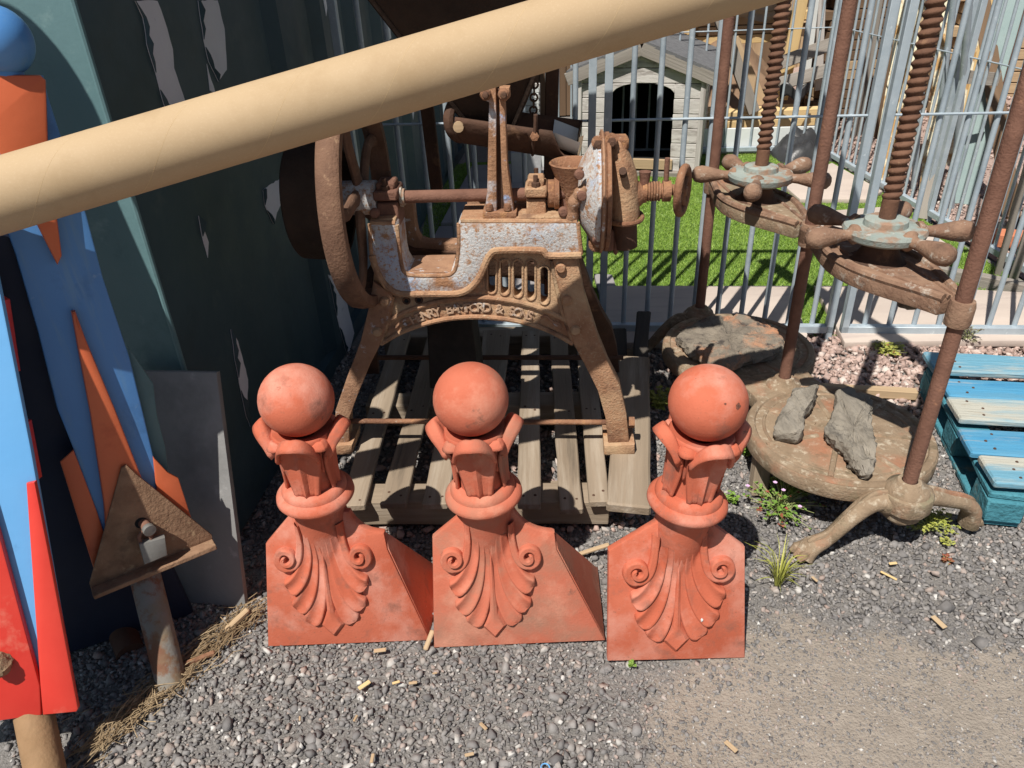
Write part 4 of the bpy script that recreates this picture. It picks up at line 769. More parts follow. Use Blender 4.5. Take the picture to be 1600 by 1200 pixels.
o2 = [(-.21, 0), (.216, 0), (.101, .264), (.097, .309)] + bez((.092, .312), (.03, .318), (.002, .378), 7) + [(-.117, .371), (-.191, .31)]
o3 = [(-.165, .004), (.167, -.004), (.149, .301), (.058, .378), (-.053, .378), (-.163, .308)]
finial('left terracotta ball finial with flared base, closest to the blue boards', (-.4375, 1.282, -.002), o1, -.032, .915, ((1, ((.122, .264), (.204, -.002), (.118, .309))), (-1, ((-.15, .264), (-.204, 0), (-.16, .292)))), .01, terra, -.03)
finial('middle terracotta ball finial with flared base and grey stained right edge', (-.012, 1.256, -.002), o2, -.056, .93, ((1, ((.101, .264), (.216, 0), (.097, .309))), (-1, ((-.17, .264), (-.21, 0), (-.185, .30)))), -.05, terra_dirty, -.06)
finial('right terracotta ball finial with square base and a dark spot on its ball', (.366, 1.192, -.004), o3, -.003, 1.0, (), .085, terra_spot, .16, 0.0, .412)

# ------------------------------------------------------------------ double cheese press
PA, PB = Vector((-.249, .968, 0)), Vector((.968, .249, 0)); PO = Vector((.898, 2.099, 0)); ZT = .2
PP = Plane(PO, math.atan2(.249, .968), math.pi / 2)               # u to the right, w away along the press
pz = thing('cheese_press', 'old rusty double cheese press with two round beds, three rods and two spoked hand wheels', 'cheese press', PO)
def hwid(w):
    v = 0
    for c in (-.29, .29):
        k = .268 ** 2 - (w - c) ** 2; v = max(v, math.sqrt(k) if k > 0 else 0)
    for c in (-.585, .585):
        k = .062 ** 2 - (w - c) ** 2; v = max(v, math.sqrt(k) if k > 0 else 0)
    return max(v, .125 + .5 * (abs(w) ** 1.6)) if abs(w) < .16 else v
ws = np.concatenate([np.linspace(-.647, -.5, 18), np.linspace(-.49, .49, 60), np.linspace(.5, .647, 18)])
out = [(hwid(w), w) for w in ws] + [(-hwid(w), w) for w in ws[::-1]]
out = [p for i, p in enumerate(out) if i == 0 or (Vector(p) - Vector(out[i - 1])).length > .002]
if (Vector(out[0]) - Vector(out[-1])).length < .002: out.pop()
shape('bed', [out], PP, ZT - .052, ZT, press_iron, pz, .008)
for c in (-.29, .29):
    q = MB(); q.ring(PP.P(0, c, ZT), (0, 0, 1), .252, .013, 64, 8, .55); q.ring(PP.P(0, c, ZT), (0, 0, 1), .215, .005, 64, 6, .6); q.build('bed_rim', press_iron, pz)
    for k in range(7): a = k * 2 * math.pi / 7 + .4; q = MB(); q.tube([PP.P(.07 * math.cos(a), c + .07 * math.sin(a), ZT), PP.P(.236 * math.cos(a), c + .236 * math.sin(a), ZT)], .0085, 8, sq=.6, up=(0, 0, 1)); q.build('bed_rib', press_iron, pz)
RODS = (-.577, 0, .58)
for c in RODS:
    q = MB(); q.lathe(PP.P(0, c, 0), (0, 0, 1), [(.0, .10), (.03, .10), (.034, .115), (.05, .12), (.055, .14), (.05, .158), (.056, .17), (.06, .19), (.052, .212), (.036, .218), (.030, .23), (.02, .232)], 28); q.build('rod_boss', press_iron, pz, smooth=50)
    q = MB(); q.tube([PP.P(0, c, .18), PP.P(0, c, 1.92)], .0182, 18); q.build('rod', rust_red, pz)
def leg(pts, rad):
    q = MB(); q.tube(smoothpath(pts, 6), lerpl(rad, 6), 14, sq=.8, up=(0, 0, 1)); lo = q.build('leg', press_iron, pz, smooth=60)
    rp = smoothpath(pts, 6); rr_ = lerpl(rad, 6); q = MB(); q.tube([p + Vector((0, 0, r * .80)) for p, r in zip(rp[2:-4], rr_[2:-4])], .009, 8); q.build('leg_rib', press_iron, lo)
    q = MB(); e = rp[-1]; d = (rp[-1] - rp[-9]); d.z = 0; d.normalize(); sdv = Vector((-d.y, d.x, 0))
    for k in (-1, 0, 1): q.tube([e + sdv * k * .016 + Vector((0, 0, .022)) - d * .012, e + sdv * k * .019 + d * .014 + Vector((0, 0, .014)), e + sdv * k * .020 + d * .026 + Vector((0, 0, .002))], [.013, .013, .007], 8)
    q.build('claw_foot', press_iron, lo); return lo
for c, sg in ((-.577, 1), (.58, -1)):
    B0 = PP.P(0, c, 0)
    def E_(u, w, z): return B0 + Vector((u, w * sg, z))
    leg([E_(-.02, 0, .165), E_(-.085, -.004, .168), E_(-.135, -.010, .125), E_(-.19, -.014, .055), E_(-.235, -.02, .030), E_(-.255, -.024, .004)], [.033, .032, .026, .023, .031, .036])
    leg([E_(.02, .01, .165), E_(.08, .024, .155), E_(.145, .038, .128), E_(.20, .048, .105), E_(.238, .056, .07), E_(.247, .06, .015)], [.033, .032, .026, .026, .030, .032])
    q = MB(); q.ball(E_(-.045, -.005, .165), .036, 14); q.ball(E_(.05, .015, .165), .036, 14); q.build('scroll_boss', press_iron, pz)
for ci, (c, hp, tips) in enumerate((((-.2885), (1385, 355), ((1264, 331), (1277, 372), (1466, 395), (1524, 361), (1410, 328))), ((.29), (1194, 270), ((1086, 272), (1142, 254), (1180, 292), (1264, 256), (1293, 283))))):
    cc = PP.P(0, c, 0); zh = at(*hp, cc.y).z; zbm = zh - .085; w0 = -.577 if ci == 0 else 0; w1_ = 0 if ci == 0 else .58
    o_ = []; L = w1_ - w0
    for f in np.linspace(.055, .945, 25): o_.append((.028 + .082 * math.sin(math.pi * f) ** 1.6, w0 + L * f))
    shape('cross_beam', [o_ + [(-a, b) for a, b in o_[::-1]]], PP, zbm - .045, zbm, press_iron if ci else wheel_iron, pz, .006)
    for s in (-1, 1):
        for k, r in ((1.0, .011), (.55, .006)):
            q = MB(); q.tube([PP.P(s * (a * k - .008), b, zbm) for a, b in o_], r, 8); q.build('beam_rib', wheel_iron, pz)
    for w in (w0 + .0, w1_ - .0):
        q = MB(); q.lathe(PP.P(0, w, zbm - .07), (0, 0, 1), [(.018, .012), (.027, .012), (.029, .02), (.029, .062), (.026, .074), (.018, .074)], 20); q.build('beam_collar', wheel_iron, pz)
    q = MB(); q.lathe(cc + Vector((0, 0, zbm)), (0, 0, 1), [(.07, 0), (.055, .01), (.045, .03), (.045, .07)], 24); q.build('beam_boss', rust_dark, pz)
    q = MB(); q.lathe(cc + Vector((0, 0, zh)), (0, 0, 1), [(.03, -.028), (.085, -.028), (.098, -.02), (.102, -.005), (.098, .004), (.06, .006), (.054, .007), (.052, .022), (.044, .026), (.02, .026)], 40); hwh = q.build('hand_wheel', wheel_green, pz, smooth=35)
    for tx, ty in tips:
        tp = g(tx, ty, zh - .010); d = tp - (cc + Vector((0, 0, zh - .010))); L_ = d.length; d.normalize(); L_ = min(max(L_, .215), .26)
        rows = [(.0, .085), (.024, .085), (.026, .096), (.020, .102), (.014, .112), (.015, .13), (.020, .155), (.026, .185), (.028, .205), (.024, .225), (.012, .236), (0, .238)]
        k = L_ / .238; q = MB(); q.lathe(cc + Vector((0, 0, zh - .010)), d, [(r, h * k) for r, h in rows], 18); q.build('handle', wheel_iron, hwh, smooth=60)
    p_ = .0205; r0, r1 = .0172, .0232; zs = zh + .02; nz_ = int((1.70 - zs) / (p_ / 6)); q = MB(); n = 22
    def scr(i, j):
        a = 2 * math.pi * i; z = zs + j * (1.70 - zs); ph = ((z - zs) / p_ - i) % 1.0; r = r0 + (r1 - r0) * max(0, min(1, 1.6 * (1 - abs(2 * ph - 1)) - .25))
        if z - zs < .055: r = .0205
        return cc + Vector((math.cos(a) * r, math.sin(a) * r, z))
    q.grid(scr, n, nz_); q.build('screw', rust_screw, pz, smooth=60)
plank('top_bar', PP.P(0, -.62, 1.90), PP.P(0, .62, 1.90), .07, .04, rust_dark, pz)
def rock(name, pts, z0, z1, m, label, cat='stone', amp=.008, tilt=0.0, seed=1, group=None):
    """irregular split stone: outline on the bed, its own thickness, broken edge and rough top"""
    P = [g(x, y, z1) for x, y in pts]; c = sum(P, Vector()) / len(P); O = smoothpath(P + [P[0]], 9)[:-1]; n = len(O); vs = []; rows = []
    for r, zz in ((.02, 1), (.18, 1), (.33, 1), (.48, 1), (.62, 1), (.75, 1), (.86, 1), (.94, .97), (.99, .86), (1.02, .6), (1.0, .4), (.96, .2), (.93, 0), (.02, 0)):
        for k, p in enumerate(O):
            q_ = c + (p - c) * r; nz2 = mnoise.noise(q_ * 22 + Vector((seed, 0, zz * 3))); ny = mnoise.noise(q_ * 62 + Vector((seed, 5, zz * 9))) + .5 * mnoise.noise(q_ * 140 + Vector((seed, 9, zz * 20)))
            z = z0 + (z1 - z0) * zz + ((nz2 + .5 * ny) * amp if zz > 0 else 0) + tilt * (q_.x - c.x)
            vs.append(Vector((q_.x + ny * amp * .8 * (r > .8), q_.y + nz2 * amp * .8 * (r > .8), max(z, z0))))
    k = 14; q = MB(); q.add(vs, [(i * n + j, i * n + (j + 1) % n, (i + 1) * n + (j + 1) % n, (i + 1) * n + j) for i in range(k - 1) for j in range(n)] + [tuple(range(n))])
    return tag(q.build(name, m, None, smooth=18), label, cat, group)
rock('slate_rock', [(1058, 522), (1075, 506), (1105, 496), (1140, 491), (1200, 506), (1224, 530), (1219, 545), (1180, 554), (1140, 566), (1112, 560), (1078, 540)], ZT + .006, ZT + .050, slate_rock, 'flat brown slate rock lying on the rear bed of the cheese press', amp=.016, tilt=.03, seed=3)
rock('split_stone', [(1240, 605), (1276, 600), (1272, 622), (1258, 640), (1252, 672), (1214, 667), (1216, 650), (1230, 628)], ZT + .004, ZT + .055, bark, 'small dark split stone at the left of the front press bed', amp=.010, tilt=.05, seed=5)
rock('split_stone', [(1310, 606), (1356, 612), (1362, 650), (1368, 700), (1362, 733), (1337, 722), (1318, 695), (1290, 670), (1302, 640)], ZT + .004, ZT + .045, bark, 'larger pale grey split stone with ragged edges on the front press bed', amp=.013, seed=8)
q = MB(); q.ball(at(1425, 466, 1.66), .034, 24, (1.3, 1, .7)); q.v = [p + mnoise.noise_vector(p * 60) * .012 for p in q.v]; tag(q.build('moss_clump', moss), 'clump of dry moss stuck under the front press beam', 'moss')
tag(plank('timber_prop', g(1184, 770), g(1180, 770) + Vector((.01, .02, .155)), .05, .04, pallet_wood, up=(0, 1, 0)), 'short timber prop under the left edge of the front press bed', 'prop')
tag(plank('batten', g(1284, 608, .02), g(1432, 616, .02), .035, .035, tan_wood), 'thin tan batten lying between the press and the blue pallet', 'batten')

# ------------------------------------------------------------------ blue pallet
BZ = .135; bp_ = thing('blue_pallet', 'blue painted pallet with worn boards at the right edge', 'pallet', g(1490, 660, 0)); A0, A1 = g(1442, 556, BZ), g(1600, 563, BZ); bd = (A1 - A0).normalized()
for (x, y), w, m, dz, dy in (((1449, 569), .135, blue_grey_paint, .004, 0), ((1474, 606), .115, blue_paint, -.006, .0), ((1488, 642), .135, blue_grey_paint, .003, .004), ((1507, 690), .13, blue_paint, -.005, -.004), ((1540, 737), .13, blue_grey_paint, .002, .002)):
    p = g(x, y, BZ) + Vector((0, 0, dz)); plank('deck_board', p, p + (bd + Vector((0, dy, 0))) * 1.0, w, .024, m, bp_, jit=.003, seg=10, bevel=.005)
    for k_ in range(3): nail(p + bd * random.uniform(.05, .10) + Vector((0, (k_ - 1) * w * .3, .0125)), bp_)
e0, e1 = g(1446, 560, BZ), g(1545, 752, BZ); ed = (e1 - e0).normalized(); perp = Vector((-ed.y, ed.x, 0))
for off in (0.0, .46, .92):
    s0 = e0 + ed * .02 + bd * (.055 + off) - Vector((0, 0, .036)); L = (e1 - e0).length
    plank('stringer_board', s0, s0 + ed * (L - .0), .10, .02, blue_side, bp_, jit=.004, seg=9, bevel=.004)
    for f in (.06, .5, .935):
        q = MB(); q.box(s0 + ed * L * f - Vector((0, 0, .048)), (.10, .12, .075), Matrix.Rotation(math.atan2(ed.y, ed.x) - math.pi / 2, 3, 'Z')); q.build('block', blue_side, bp_, .005, jit=.003)
    plank('bottom_board', s0 - Vector((0, 0, .094)), s0 + ed * L - Vector((0, 0, .094)), .10, .018, blue_side, bp_, jit=.003)

# ------------------------------------------------------------------ painted boards on the left
B2 = Plane((-.88, 1.345, .25), math.radians(34), math.radians(5))
b2 = thing('painted_board', 'tall blue painted board with orange spikes and a ball top', 'painted board', g(265, 1062))
def bs(pl, par, name, pts, t0, t1, m, bev=.004): return shape(name, [pl.poly(pts, t1)], pl, t0, t1, m, par, bev)
bs(B2, b2, 'panel', [(-30, 118), (68, 118), (75, 150), (135, 335), (161, 434), (183, 500), (203, 560), (225, 650), (240, 714), (292, 800), (292, 850), (160, 900), (165, 846), (115, 702), (90, 640), (60, 520), (25, 400), (0, 330), (-40, 200)], -.03, 0, board_blue)
bs(B2, b2, 'spike', [(-30, 117), (63, 117), (72, 125), (76, 235), (97, 400), (90, 415), (58, 352), (3, 245), (-30, 200)], .0, .022, board_orange, .005)
bs(B2, b2, 'spike', [(112, 488), (118, 487), (134, 530), (180, 640), (222, 748), (230, 790), (190, 850), (166, 830), (163, 790), (142, 650), (122, 545)], .0, .020, board_orange, .005)
bs(B2, b2, 'wedge', [(239, 713), (262, 738), (279, 747), (300, 812), (250, 800), (244, 760)], .001, .008, board_orange)
bs(B2, b2, 'wedge', [(94, 722), (115, 703), (152, 800), (168, 850), (150, 900), (134, 850)], .001, .008, board_orange)
bs(B2, b2, 'side_edge', [(240, 600), (246, 650), (259, 700), (264, 742), (240, 716), (225, 650), (203, 560), (196, 535)], -.05, -.032, teal_lit)
q = MB(); q.ball(B2.px(-6, 64, -.01), .060, 32); q.build('ball_top', board_blue, b2, smooth=80)
q = MB(); q.lathe(B2.px(4, 112, -.012), B2.w, [(.03, -.03), (.034, 0), (.03, .012), (.02, .02)], 20); q.build('ball_neck', board_blue, b2)
tri = [(190, 731), (198, 727), (214, 742), (331, 836), (333, 846), (146, 926), (140, 913)]
bs(B2, b2, 'fixing_plate', tri, .022, .030, rust_plate, .002)
f0, f1 = B2.uv(143, 922, .03), B2.uv(333, 845, .03)
q = MB(); a, b = B2.P(*f0, .03), B2.P(*f1, .03); dd = (b - a).normalized(); q.add([a + B2.w * s1 * .006 + B2.n * s2 + dd * s3 for s3 in (0, (b - a).length) for s1, s2 in ((-1, -.012), (1, -.012), (1, .034), (-1, .034))], [(0, 1, 2, 3), (7, 6, 5, 4), (0, 4, 5, 1), (1, 5, 6, 2), (2, 6, 7, 3), (3, 7, 4, 0)]); q.build('plate_flange', rust_plate, b2, .002)
hole = B2.uv(221, 817, .0305); q = MB(); q.lathe(B2.P(*hole, .0306), B2.n, [(.0, 0), (.014, .0)], 18); q.build('hole', dark_void, b2)
q = MB(); q.tube([B2.P(*hole, .01), B2.px(234, 829, .062)], [.011, .0125], 14); q.build('locking_bar', rust_red, b2)
pe = B2.px(234, 829, .062); q = MB(); q.lathe(pe, (pe - B2.P(*hole, .01)), [(.0125, -.012), (.014, -.01), (.014, .002), (0, .0025)], 16); q.build('bar_end', padlock_m, b2)
pp0 = B2.px(225, 893, -.005); pp1 = g(268, 1066, .0); q = MB(); q.tube([pp0 + (pp0 - pp1) * .3, pp1 - (pp0 - pp1) * .08], .0345, 28); pipe_m = mat('flaking_painted_pipe', (.17, .165, .155), (.24, .235, .22), 8, .75, .2, 80, over=[((.17, .075, .045), 13, .53, .04), ((.20, .15, .09), 5, .60, .08)]); q.build('leg_pipe', pipe_m, b2)
pk = thing('padlock', 'dull square padlock hanging on the rusty triangular plate', 'padlock', B2.px(240, 862, .05)); PK = Plane(B2.px(240, 862, .046), math.radians(34 - 2), math.radians(7))
bs(PK, pk, 'lock_body', [(217, 851), (258, 840), (262, 868), (226, 883)], .0, .022, padlock_m, .003)
q = MB(); L0, L1 = PK.px(222, 852, .011), PK.px(238, 847, .011); q.tube(smoothpath([L0, L0 + B2.w * .022, (L0 + L1) / 2 + B2.w * .034, L1 + B2.w * .022, L1], 5), .0042, 10); q.build('shackle', rust_red, pk)
q = MB(); q.tube([g(205, 1022, -.01), at(170, 935, 1.46)], .034, 22); tag(q.build('rusty_pipe', rust_dark), 'dark rusty pipe standing in shade behind the padlocked board leg', 'pipe')
# a second painted board further back, its shade put into the colour
B3 = Plane((-.99, 1.35, 0), math.radians(22), math.radians(2)); b3 = thing('painted_board', 'board coloured dark for shade between the two spiked boards', 'painted board', B3.P(0, 0))
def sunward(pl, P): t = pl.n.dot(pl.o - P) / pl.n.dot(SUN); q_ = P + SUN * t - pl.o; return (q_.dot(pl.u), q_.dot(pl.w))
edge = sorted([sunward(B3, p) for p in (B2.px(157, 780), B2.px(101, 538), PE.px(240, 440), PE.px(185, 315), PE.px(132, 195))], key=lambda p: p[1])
shape('panel', [[(edge[0][0] + .02, 0.0)] + edge + [(edge[-1][0] - .18, edge[-1][1] + .01), (edge[0][0] - .30, 0.0)]], B3, -.03, 0, board_shaded, b3, .004)
q = MB(); q.ball(B3.P(edge[-1][0] - .075, edge[-1][1] + .075, -.015), .098, 32); q.build('ball_top', board_shaded, b3, smooth=80)
# nearest board
B1 = Plane(g(120, 1110, .13), math.radians(12), math.radians(17))
b1 = thing('painted_board', 'nearest painted board, light blue between red spikes, cut by the left edge', 'painted board', g(75, 1260))
bs(B1, b1, 'panel', [(-330, 300), (-33, 300), (0, 455), (48, 700), (120, 1108), (118, 1112), (-1, 1127), (-150, 1146), (-300, 800)], -.016, 0, board_sky)
bs(B1, b1, 'spike', [(40, 756), (54, 753), (75, 860), (122, 1108), (119, 1113), (66, 1118), (62, 1072)], .001, .016, board_red)
bs(B1, b1, 'spike', [(0, 842), (62, 1072), (64, 1118), (-1, 1127), (-150, 1146), (-200, 900), (-60, 640)], .001, .018, board_red)
bs(B1, b1, 'edge_block', [(-10, 462), (5, 470), (22, 584), (8, 590)], -.05, -.017, board_red); bs(B1, b1, 'edge_block', [(25, 658), (40, 662), (57, 752), (42, 756)], -.05, -.017, board_red)
q = MB(); pt = B1.px(52, 1112, -.015); pb_ = g(88, 1290, 0); q.tube([pt + (pt - pb_) * .25, pb_], .037, 28); q.build('leg_pipe', mat('yellow_brown_rust', (.20, .12, .06), (.31, .195, .105), 9, .85, .25, 80, over=[((.5, .46, .4), 14, .74, .03)]), b1)
q = MB(); q.ball(B1.px(-2, 1040, .03), .024, 24, (.9, 1.2, 1)); q.v = [p + mnoise.noise_vector(p * 90) * .006 for p in q.v]; tag(q.build('rope_knot', rope_m), 'frayed brown rope knot on the red foot of the nearest board', 'rope')
# slab
SLP = Plane((-.737, 1.42, 0), -.157, math.radians(17)); tag(shape('stone_slab', [SLP.poly([(195, 580), (338, 582), (384, 950), (235, 936)])], SLP, -.018, 0, slab_m, None, .002, org=SLP.P(-.1, 0)), 'dark grey stone slab leaning against the container corner', 'slab')
# cardboard tube resting on the boards
T0 = Vector(CAM + ray(0, 306.5) * (1.30 / F)); T1 = Vector(CAM + ray(800, 69.5) * (1.358 / F)); td = (T1 - T0).normalized(); t0 = T0 - td * .20; t1 = T1 + td * .74; TR = .0622; TLn = (t1 - t0).length
tb_ = thing('cardboard_tube', 'long brown cardboard tube slanting across the top in front of everything', 'tube', t0)
q = MB(); q.lathe(t0, td, [(TR - .005, 0), (TR - .0006, 0), (TR, .0006)] + [(TR, TLn * k / 24) for k in range(1, 24)] + [(TR, TLn - .0006), (TR - .0006, TLn), (TR - .005, TLn), (TR - .005, TLn / 2), (TR - .005, 0)], 96); q.build('paper_wall', card, tb_, smooth=60)
x_, y_, _ = frame(td); q = MB()
seam = mat('paper_seam', (.50, .36, .20), (.54, .40, .23), 5, .8, 0)
for k0 in np.arange(-.3, TLn, .205):
    ps = []
    for i in range(90):
        a = 2 * math.pi * i / 89; h = k0 + .36 * i / 89
        if 0 < h < TLn: ps.append(t0 + td * h + (x_ * math.cos(-a) + y_ * math.sin(-a)) * (TR - .00032))
    if len(ps) > 3: q.tube(ps, .0006, 5, cap=False)
q.build('spiral_seam', seam, tb_)
# ------------------------------------------------------------------ weeds and litter
def weed(label, loc, spread, hgt, n, lm, fl=0, group=None, lw=.011, sm=stem_g, red=0):
    t = thing('weed', label, 'weed', loc, group); o = Vector(loc); lq, sq_, fq, rq = MB(), MB(), MB(), MB()
    for k in range(n):
        a = random.uniform(0, 6.28); r = spread * math.sqrt(random.random()); h = hgt * random.uniform(.35, 1) * (1 - .4 * r / spread)
        tip = o + Vector((math.cos(a) * r, math.sin(a) * r, h)); mid = o + Vector((math.cos(a) * r * .35, math.sin(a) * r * .35, h * .65)); sq_.tube([o + Vector((math.cos(a), math.sin(a), 0)) * r * .12, mid, tip], [.0014, .0011, .0007], 4)
        for j in range(random.randint(4, 7)):
            f = random.uniform(.35, 1); p = o.lerp(mid, f) if f < .5 else mid.lerp(tip, (f - .4) / .6); b = random.uniform(0, 6.28); L = lw * random.uniform(.7, 1.5); d = Vector((math.cos(b), math.sin(b), random.uniform(-.2, .6))).normalized(); s = d.cross(Vector((0, 0, 1))).normalized() * L * .42
            up = Vector((0, 0, .15 * L)); (rq if random.random() < red else lq).add([p, p + d * L * .45 + s + up, p + d * L, p + d * L * .45 - s + up, p + d * L * .5 - up * .5], [(0, 4, 1), (1, 4, 2), (2, 4, 3), (3, 4, 0)])
    for k in range(fl):
        a = random.uniform(0, 6.28); r = spread * random.uniform(.2, .9); p = o + Vector((math.cos(a) * r, math.sin(a) * r, hgt * random.uniform(.6, 1.15)))
        for j in range(5): b = j * 1.257; d = Vector((math.cos(b), math.sin(b), .3)) * .0065; s = Vector((-math.sin(b), math.cos(b), 0)) * .0032; fq.add([p, p + d * .7 + s, p + d, p + d * .7 - s], [(0, 1, 2, 3)])
    sq_.build('stems', sm, t); lo = lq.build('foliage', lm, t, smooth=0)
    if rq.v: rq.build('red_foliage', stem_r, t, smooth=0)
    if fq.v: fo = fq.build('flowers', petal, t, smooth=0); fo['kind'] = 'stuff'
    return t
weed('bushy green weed with tiny pink flowers left of the front press leg', g(1218, 800), .12, .14, 80, leaf_g, 12, red=.10)
weed('taller leafy weed under the edge of the front press bed', g(1238, 775), .08, .16, 26, leaf_g, 2)
weed('yellow green weed under the right leg of the press', g(1452, 826), .075, .065, 60, leaf_y, lw=.010)
weed('low green weed between the right finial and the press', g(1168, 712), .05, .10, 26, leaf_g, lw=.014)
weed('small green weed just right of the right finial collar', g(1146, 785), .03, .05, 12, leaf_g)
weed('bright green weed beside the wide board and the rear press bed', g(1030, 640), .06, .11, 50, leaf_y, lw=.014)
weed('small weed at the right rear foot of the mill', g(968, 600, .05), .03, .06, 14, leaf_y)
weed('bright green weed on pink gravel at the foot of the fence', g(1388, 552), .07, .055, 60, leaf_y, lw=.013, red=.08)
weed('dry brownish weed at the fence foot behind the right rod', g(1508, 540), .05, .13, 30, moss, lw=.010)
weed('tiny green seedling below the right finial', g(985, 1040), .012, .012, 6, leaf_g, lw=.006)
weed('reddish withered seedling on the gravel near the blue pallet', g(1478, 878), .022, .02, 10, stem_r, lw=.008)
weed('small yellow weed on the gravel below the right press leg', g(1478, 850), .022, .015, 10, leaf_y, lw=.008)
gt = thing('grass_tuft', 'wispy green grass tuft beside the right finial', 'grass tuft', g(1215, 912)); o = g(1215, 912); bq = MB()
for k in range(46):
    a = random.uniform(0, 6.28); L = random.uniform(.05, .16); r = random.uniform(.02, .10); d = Vector((math.cos(a), math.sin(a), 0)); p0 = o + d * random.uniform(0, .012); pts = [p0, p0 + d * r * .35 + Vector((0, 0, L * .6)), p0 + d * r + Vector((0, 0, L * random.uniform(.5, 1.0)))]; pts = smoothpath(pts, 4); s = Vector((-d.y, d.x, 0)); n = len(pts)
    w = random.uniform(.0012, .0028); vs = [p + s * w * (1 - (i / (n - 1)) ** 2) * sg for i, p in enumerate(pts) for sg in (-1, 1)]; bq.add(vs, [(2 * i, 2 * i + 1, 2 * i + 3, 2 * i + 2) for i in range(n - 1)])
bq.build('blades', leaf_y, gt, smooth=0)
sq_ = MB()
for k in range(700):
    f = random.random(); c = g(140, 1176).lerp(g(398, 955), f) + Vector((random.gauss(0, .022), random.gauss(0, .022), random.uniform(.001, .020))); d = (g(398, 955) - g(140, 1176)).normalized() + Vector((random.gauss(0, .45), random.gauss(0, .45), random.gauss(0, .12))); d.normalize(); L = random.uniform(.02, .075); b = Vector((random.gauss(0, .1), random.gauss(0, .1), random.uniform(0, .12))) * L
    sq_.tube([c - d * L / 2, c + b, c + d * L / 2], random.uniform(.0006, .0014), 4)
tag(sq_.build('dry_stalks', straw, smooth=0), 'heap of dry straw stalks along the shade edge at lower left', 'straw', kind='stuff')
tag(plank('rusty_bar', g(283, 1040, .02), g(336, 1019, .02), .012, .012, rust, jit=.0005), 'short rusty flat bar on the straw beside the pipe foot', 'bar')
tag(plank('stick', g(352, 985, .012), g(388, 952, .03), .016, .012, tan_wood), 'broken tan stick at the foot of the dark slab', 'stick')
tag(plank('stick', g(900, 868, .012), g(952, 851, .05), .013, .010, tan_wood), 'tan stick poking out left of the right finial', 'stick')
tag(plank('stick', g(664, 1016, .006), g(676, 985, .03), .012, .008, tan_wood), 'splinter of wood between the left and middle finials', 'stick')
tag(plank('stick', g(1376, 893, .004), g(1402, 906, .004), .006, .005, new_wood), 'pale thin stick on the gravel in front of the press leg', 'stick')
chips = ((570, 1070, .7, .03, 'tan wood chip on the gravel below the left finial'), (594, 1016, .1, .03, 'yellow wood chip touching the front edge of the left finial'), (619, 1066, .3, .018, 'short thick tan chip beside a longer one below the left finial'), (645, 1067, .1, .02, 'flat brown chip below the gap between left and middle finials'), (556, 1122, 1.2, .016, 'tiny yellow chip on the gravel at lower left of centre'), (755, 1135, 2.3, .022, 'dark brown chip on the gravel below the middle finial'), (733, 1179, .2, .02, 'tan chip near the bottom edge below the middle finial'), (582, 1185, 1.5, .02, 'upright tan chip near the bottom edge below the left finial'), (1467, 972, 1.9, .04, 'brown bark chip on the gravel in front of the blue pallet'), (1273, 905, 2, .02, 'thin tan chip right of the grass tuft'), (1142, 1166, 2.2, .03, 'thin pale splinter on the brown dirt below the right finial'), (1395, 880, .1, .022, 'tan chip on the gravel right of the press paw'), (680, 1052, .2, .012, 'tiny orange chip below the middle finial corner'), (468, 1122, 1.8, .012, 'tiny orange chip on dark gravel at lower left'))
for x, y, a, L, lb in chips:
    p = g(x, y, .010); d = Vector((math.cos(a), math.sin(a), 0)) * L; tag(plank('wood_chip', p - d / 2, p + d / 2, L * .35, .004, random.choice([tan_wood, tan_wood, new_wood]), jit=.002, bevel=.001, seg=3), lb, 'wood chip', 'wood chips on the gravel')
q = MB(); q.ring(g(852, 1199, .008), (.1, .1, 1), .009, .0014, 24, 6); tag(q.build('plastic_ring', board_sky), 'small blue plastic ring on the gravel at the bottom edge', 'ring')

# ------------------------------------------------------------------ yard beyond the run
gb = 'reclaimed boards and poles leaning beyond the side fence'
def lean(name, b, yb, tpx, yt, w, t, m, label, cat, up=(-.6, -1, 0), **k):
    p0, p1 = (g(*b) if yb is None else at(*b, yb)), at(*tpx, yt); p1 = p0 + (p1 - p0) * 1.25
    return tag(plank(name, p0, p1, w, t, m, up=up, jit=.006, seg=10, **k), label, cat, gb)
lean('timber_board', (1378, 288), None, (1428, 5), 5.3, .15, .03, peel_wood, 'wide board of peeling cream and orange paint just right of the middle fence post', 'board')
lean('timber_board', (1402, 296), None, (1452, 5), 5.2, .05, .03, tan_wood, 'narrow tan board beside the wide peeling cream board', 'board')
lean('timber_board', (1445, 300), None, (1480, 35), 5.1, .07, .03, peel_wood, 'narrow cream peeling board right of the front press screw', 'board')
lean('timber_post', (1438, 342), None, (1527, 0), 4.5, .075, .05, old_wood, 'grey weathered square pole leaning right across the boards', 'pole')
lean('timber_board', (1470, 262), None, (1525, 10), 5.4, .12, .03, peel_wood, 'cream and ochre board behind the grey leaning pole', 'board')
lean('timber_board', (1486, 250), None, (1545, 15), 5.5, .10, .03, new_wood, 'bright ochre board right of the grey leaning pole', 'board')
lean('timber_board', (1508, 205), None, (1560, 10), 5.6, .13, .03, peel_wood, 'chalky cream board with a sawn lower end', 'board')
lean('steel_plate', (1493, 318), None, (1562, 60), 4.7, .16, .01, green_steel, 'grey green steel plate with rust spots leaning by the fence', 'steel plate')
lean('steel_beam', (1528, 250), None, (1592, 0), 5.2, .12, .05, rust_red, 'rusty red brown beam standing right of the green plate', 'beam')
lean('timber_brace', (1582, 342), None, (1534, 0), 4.9, .09, .05, brown_wood, 'dark brown trestle leg slanting left behind the fence', 'trestle leg')
lean('timber_brace', (1520, 240), None, (1560, 0), 6.0, .08, .05, tan_wood, 'tan trestle leg behind the rusty beam', 'trestle leg')
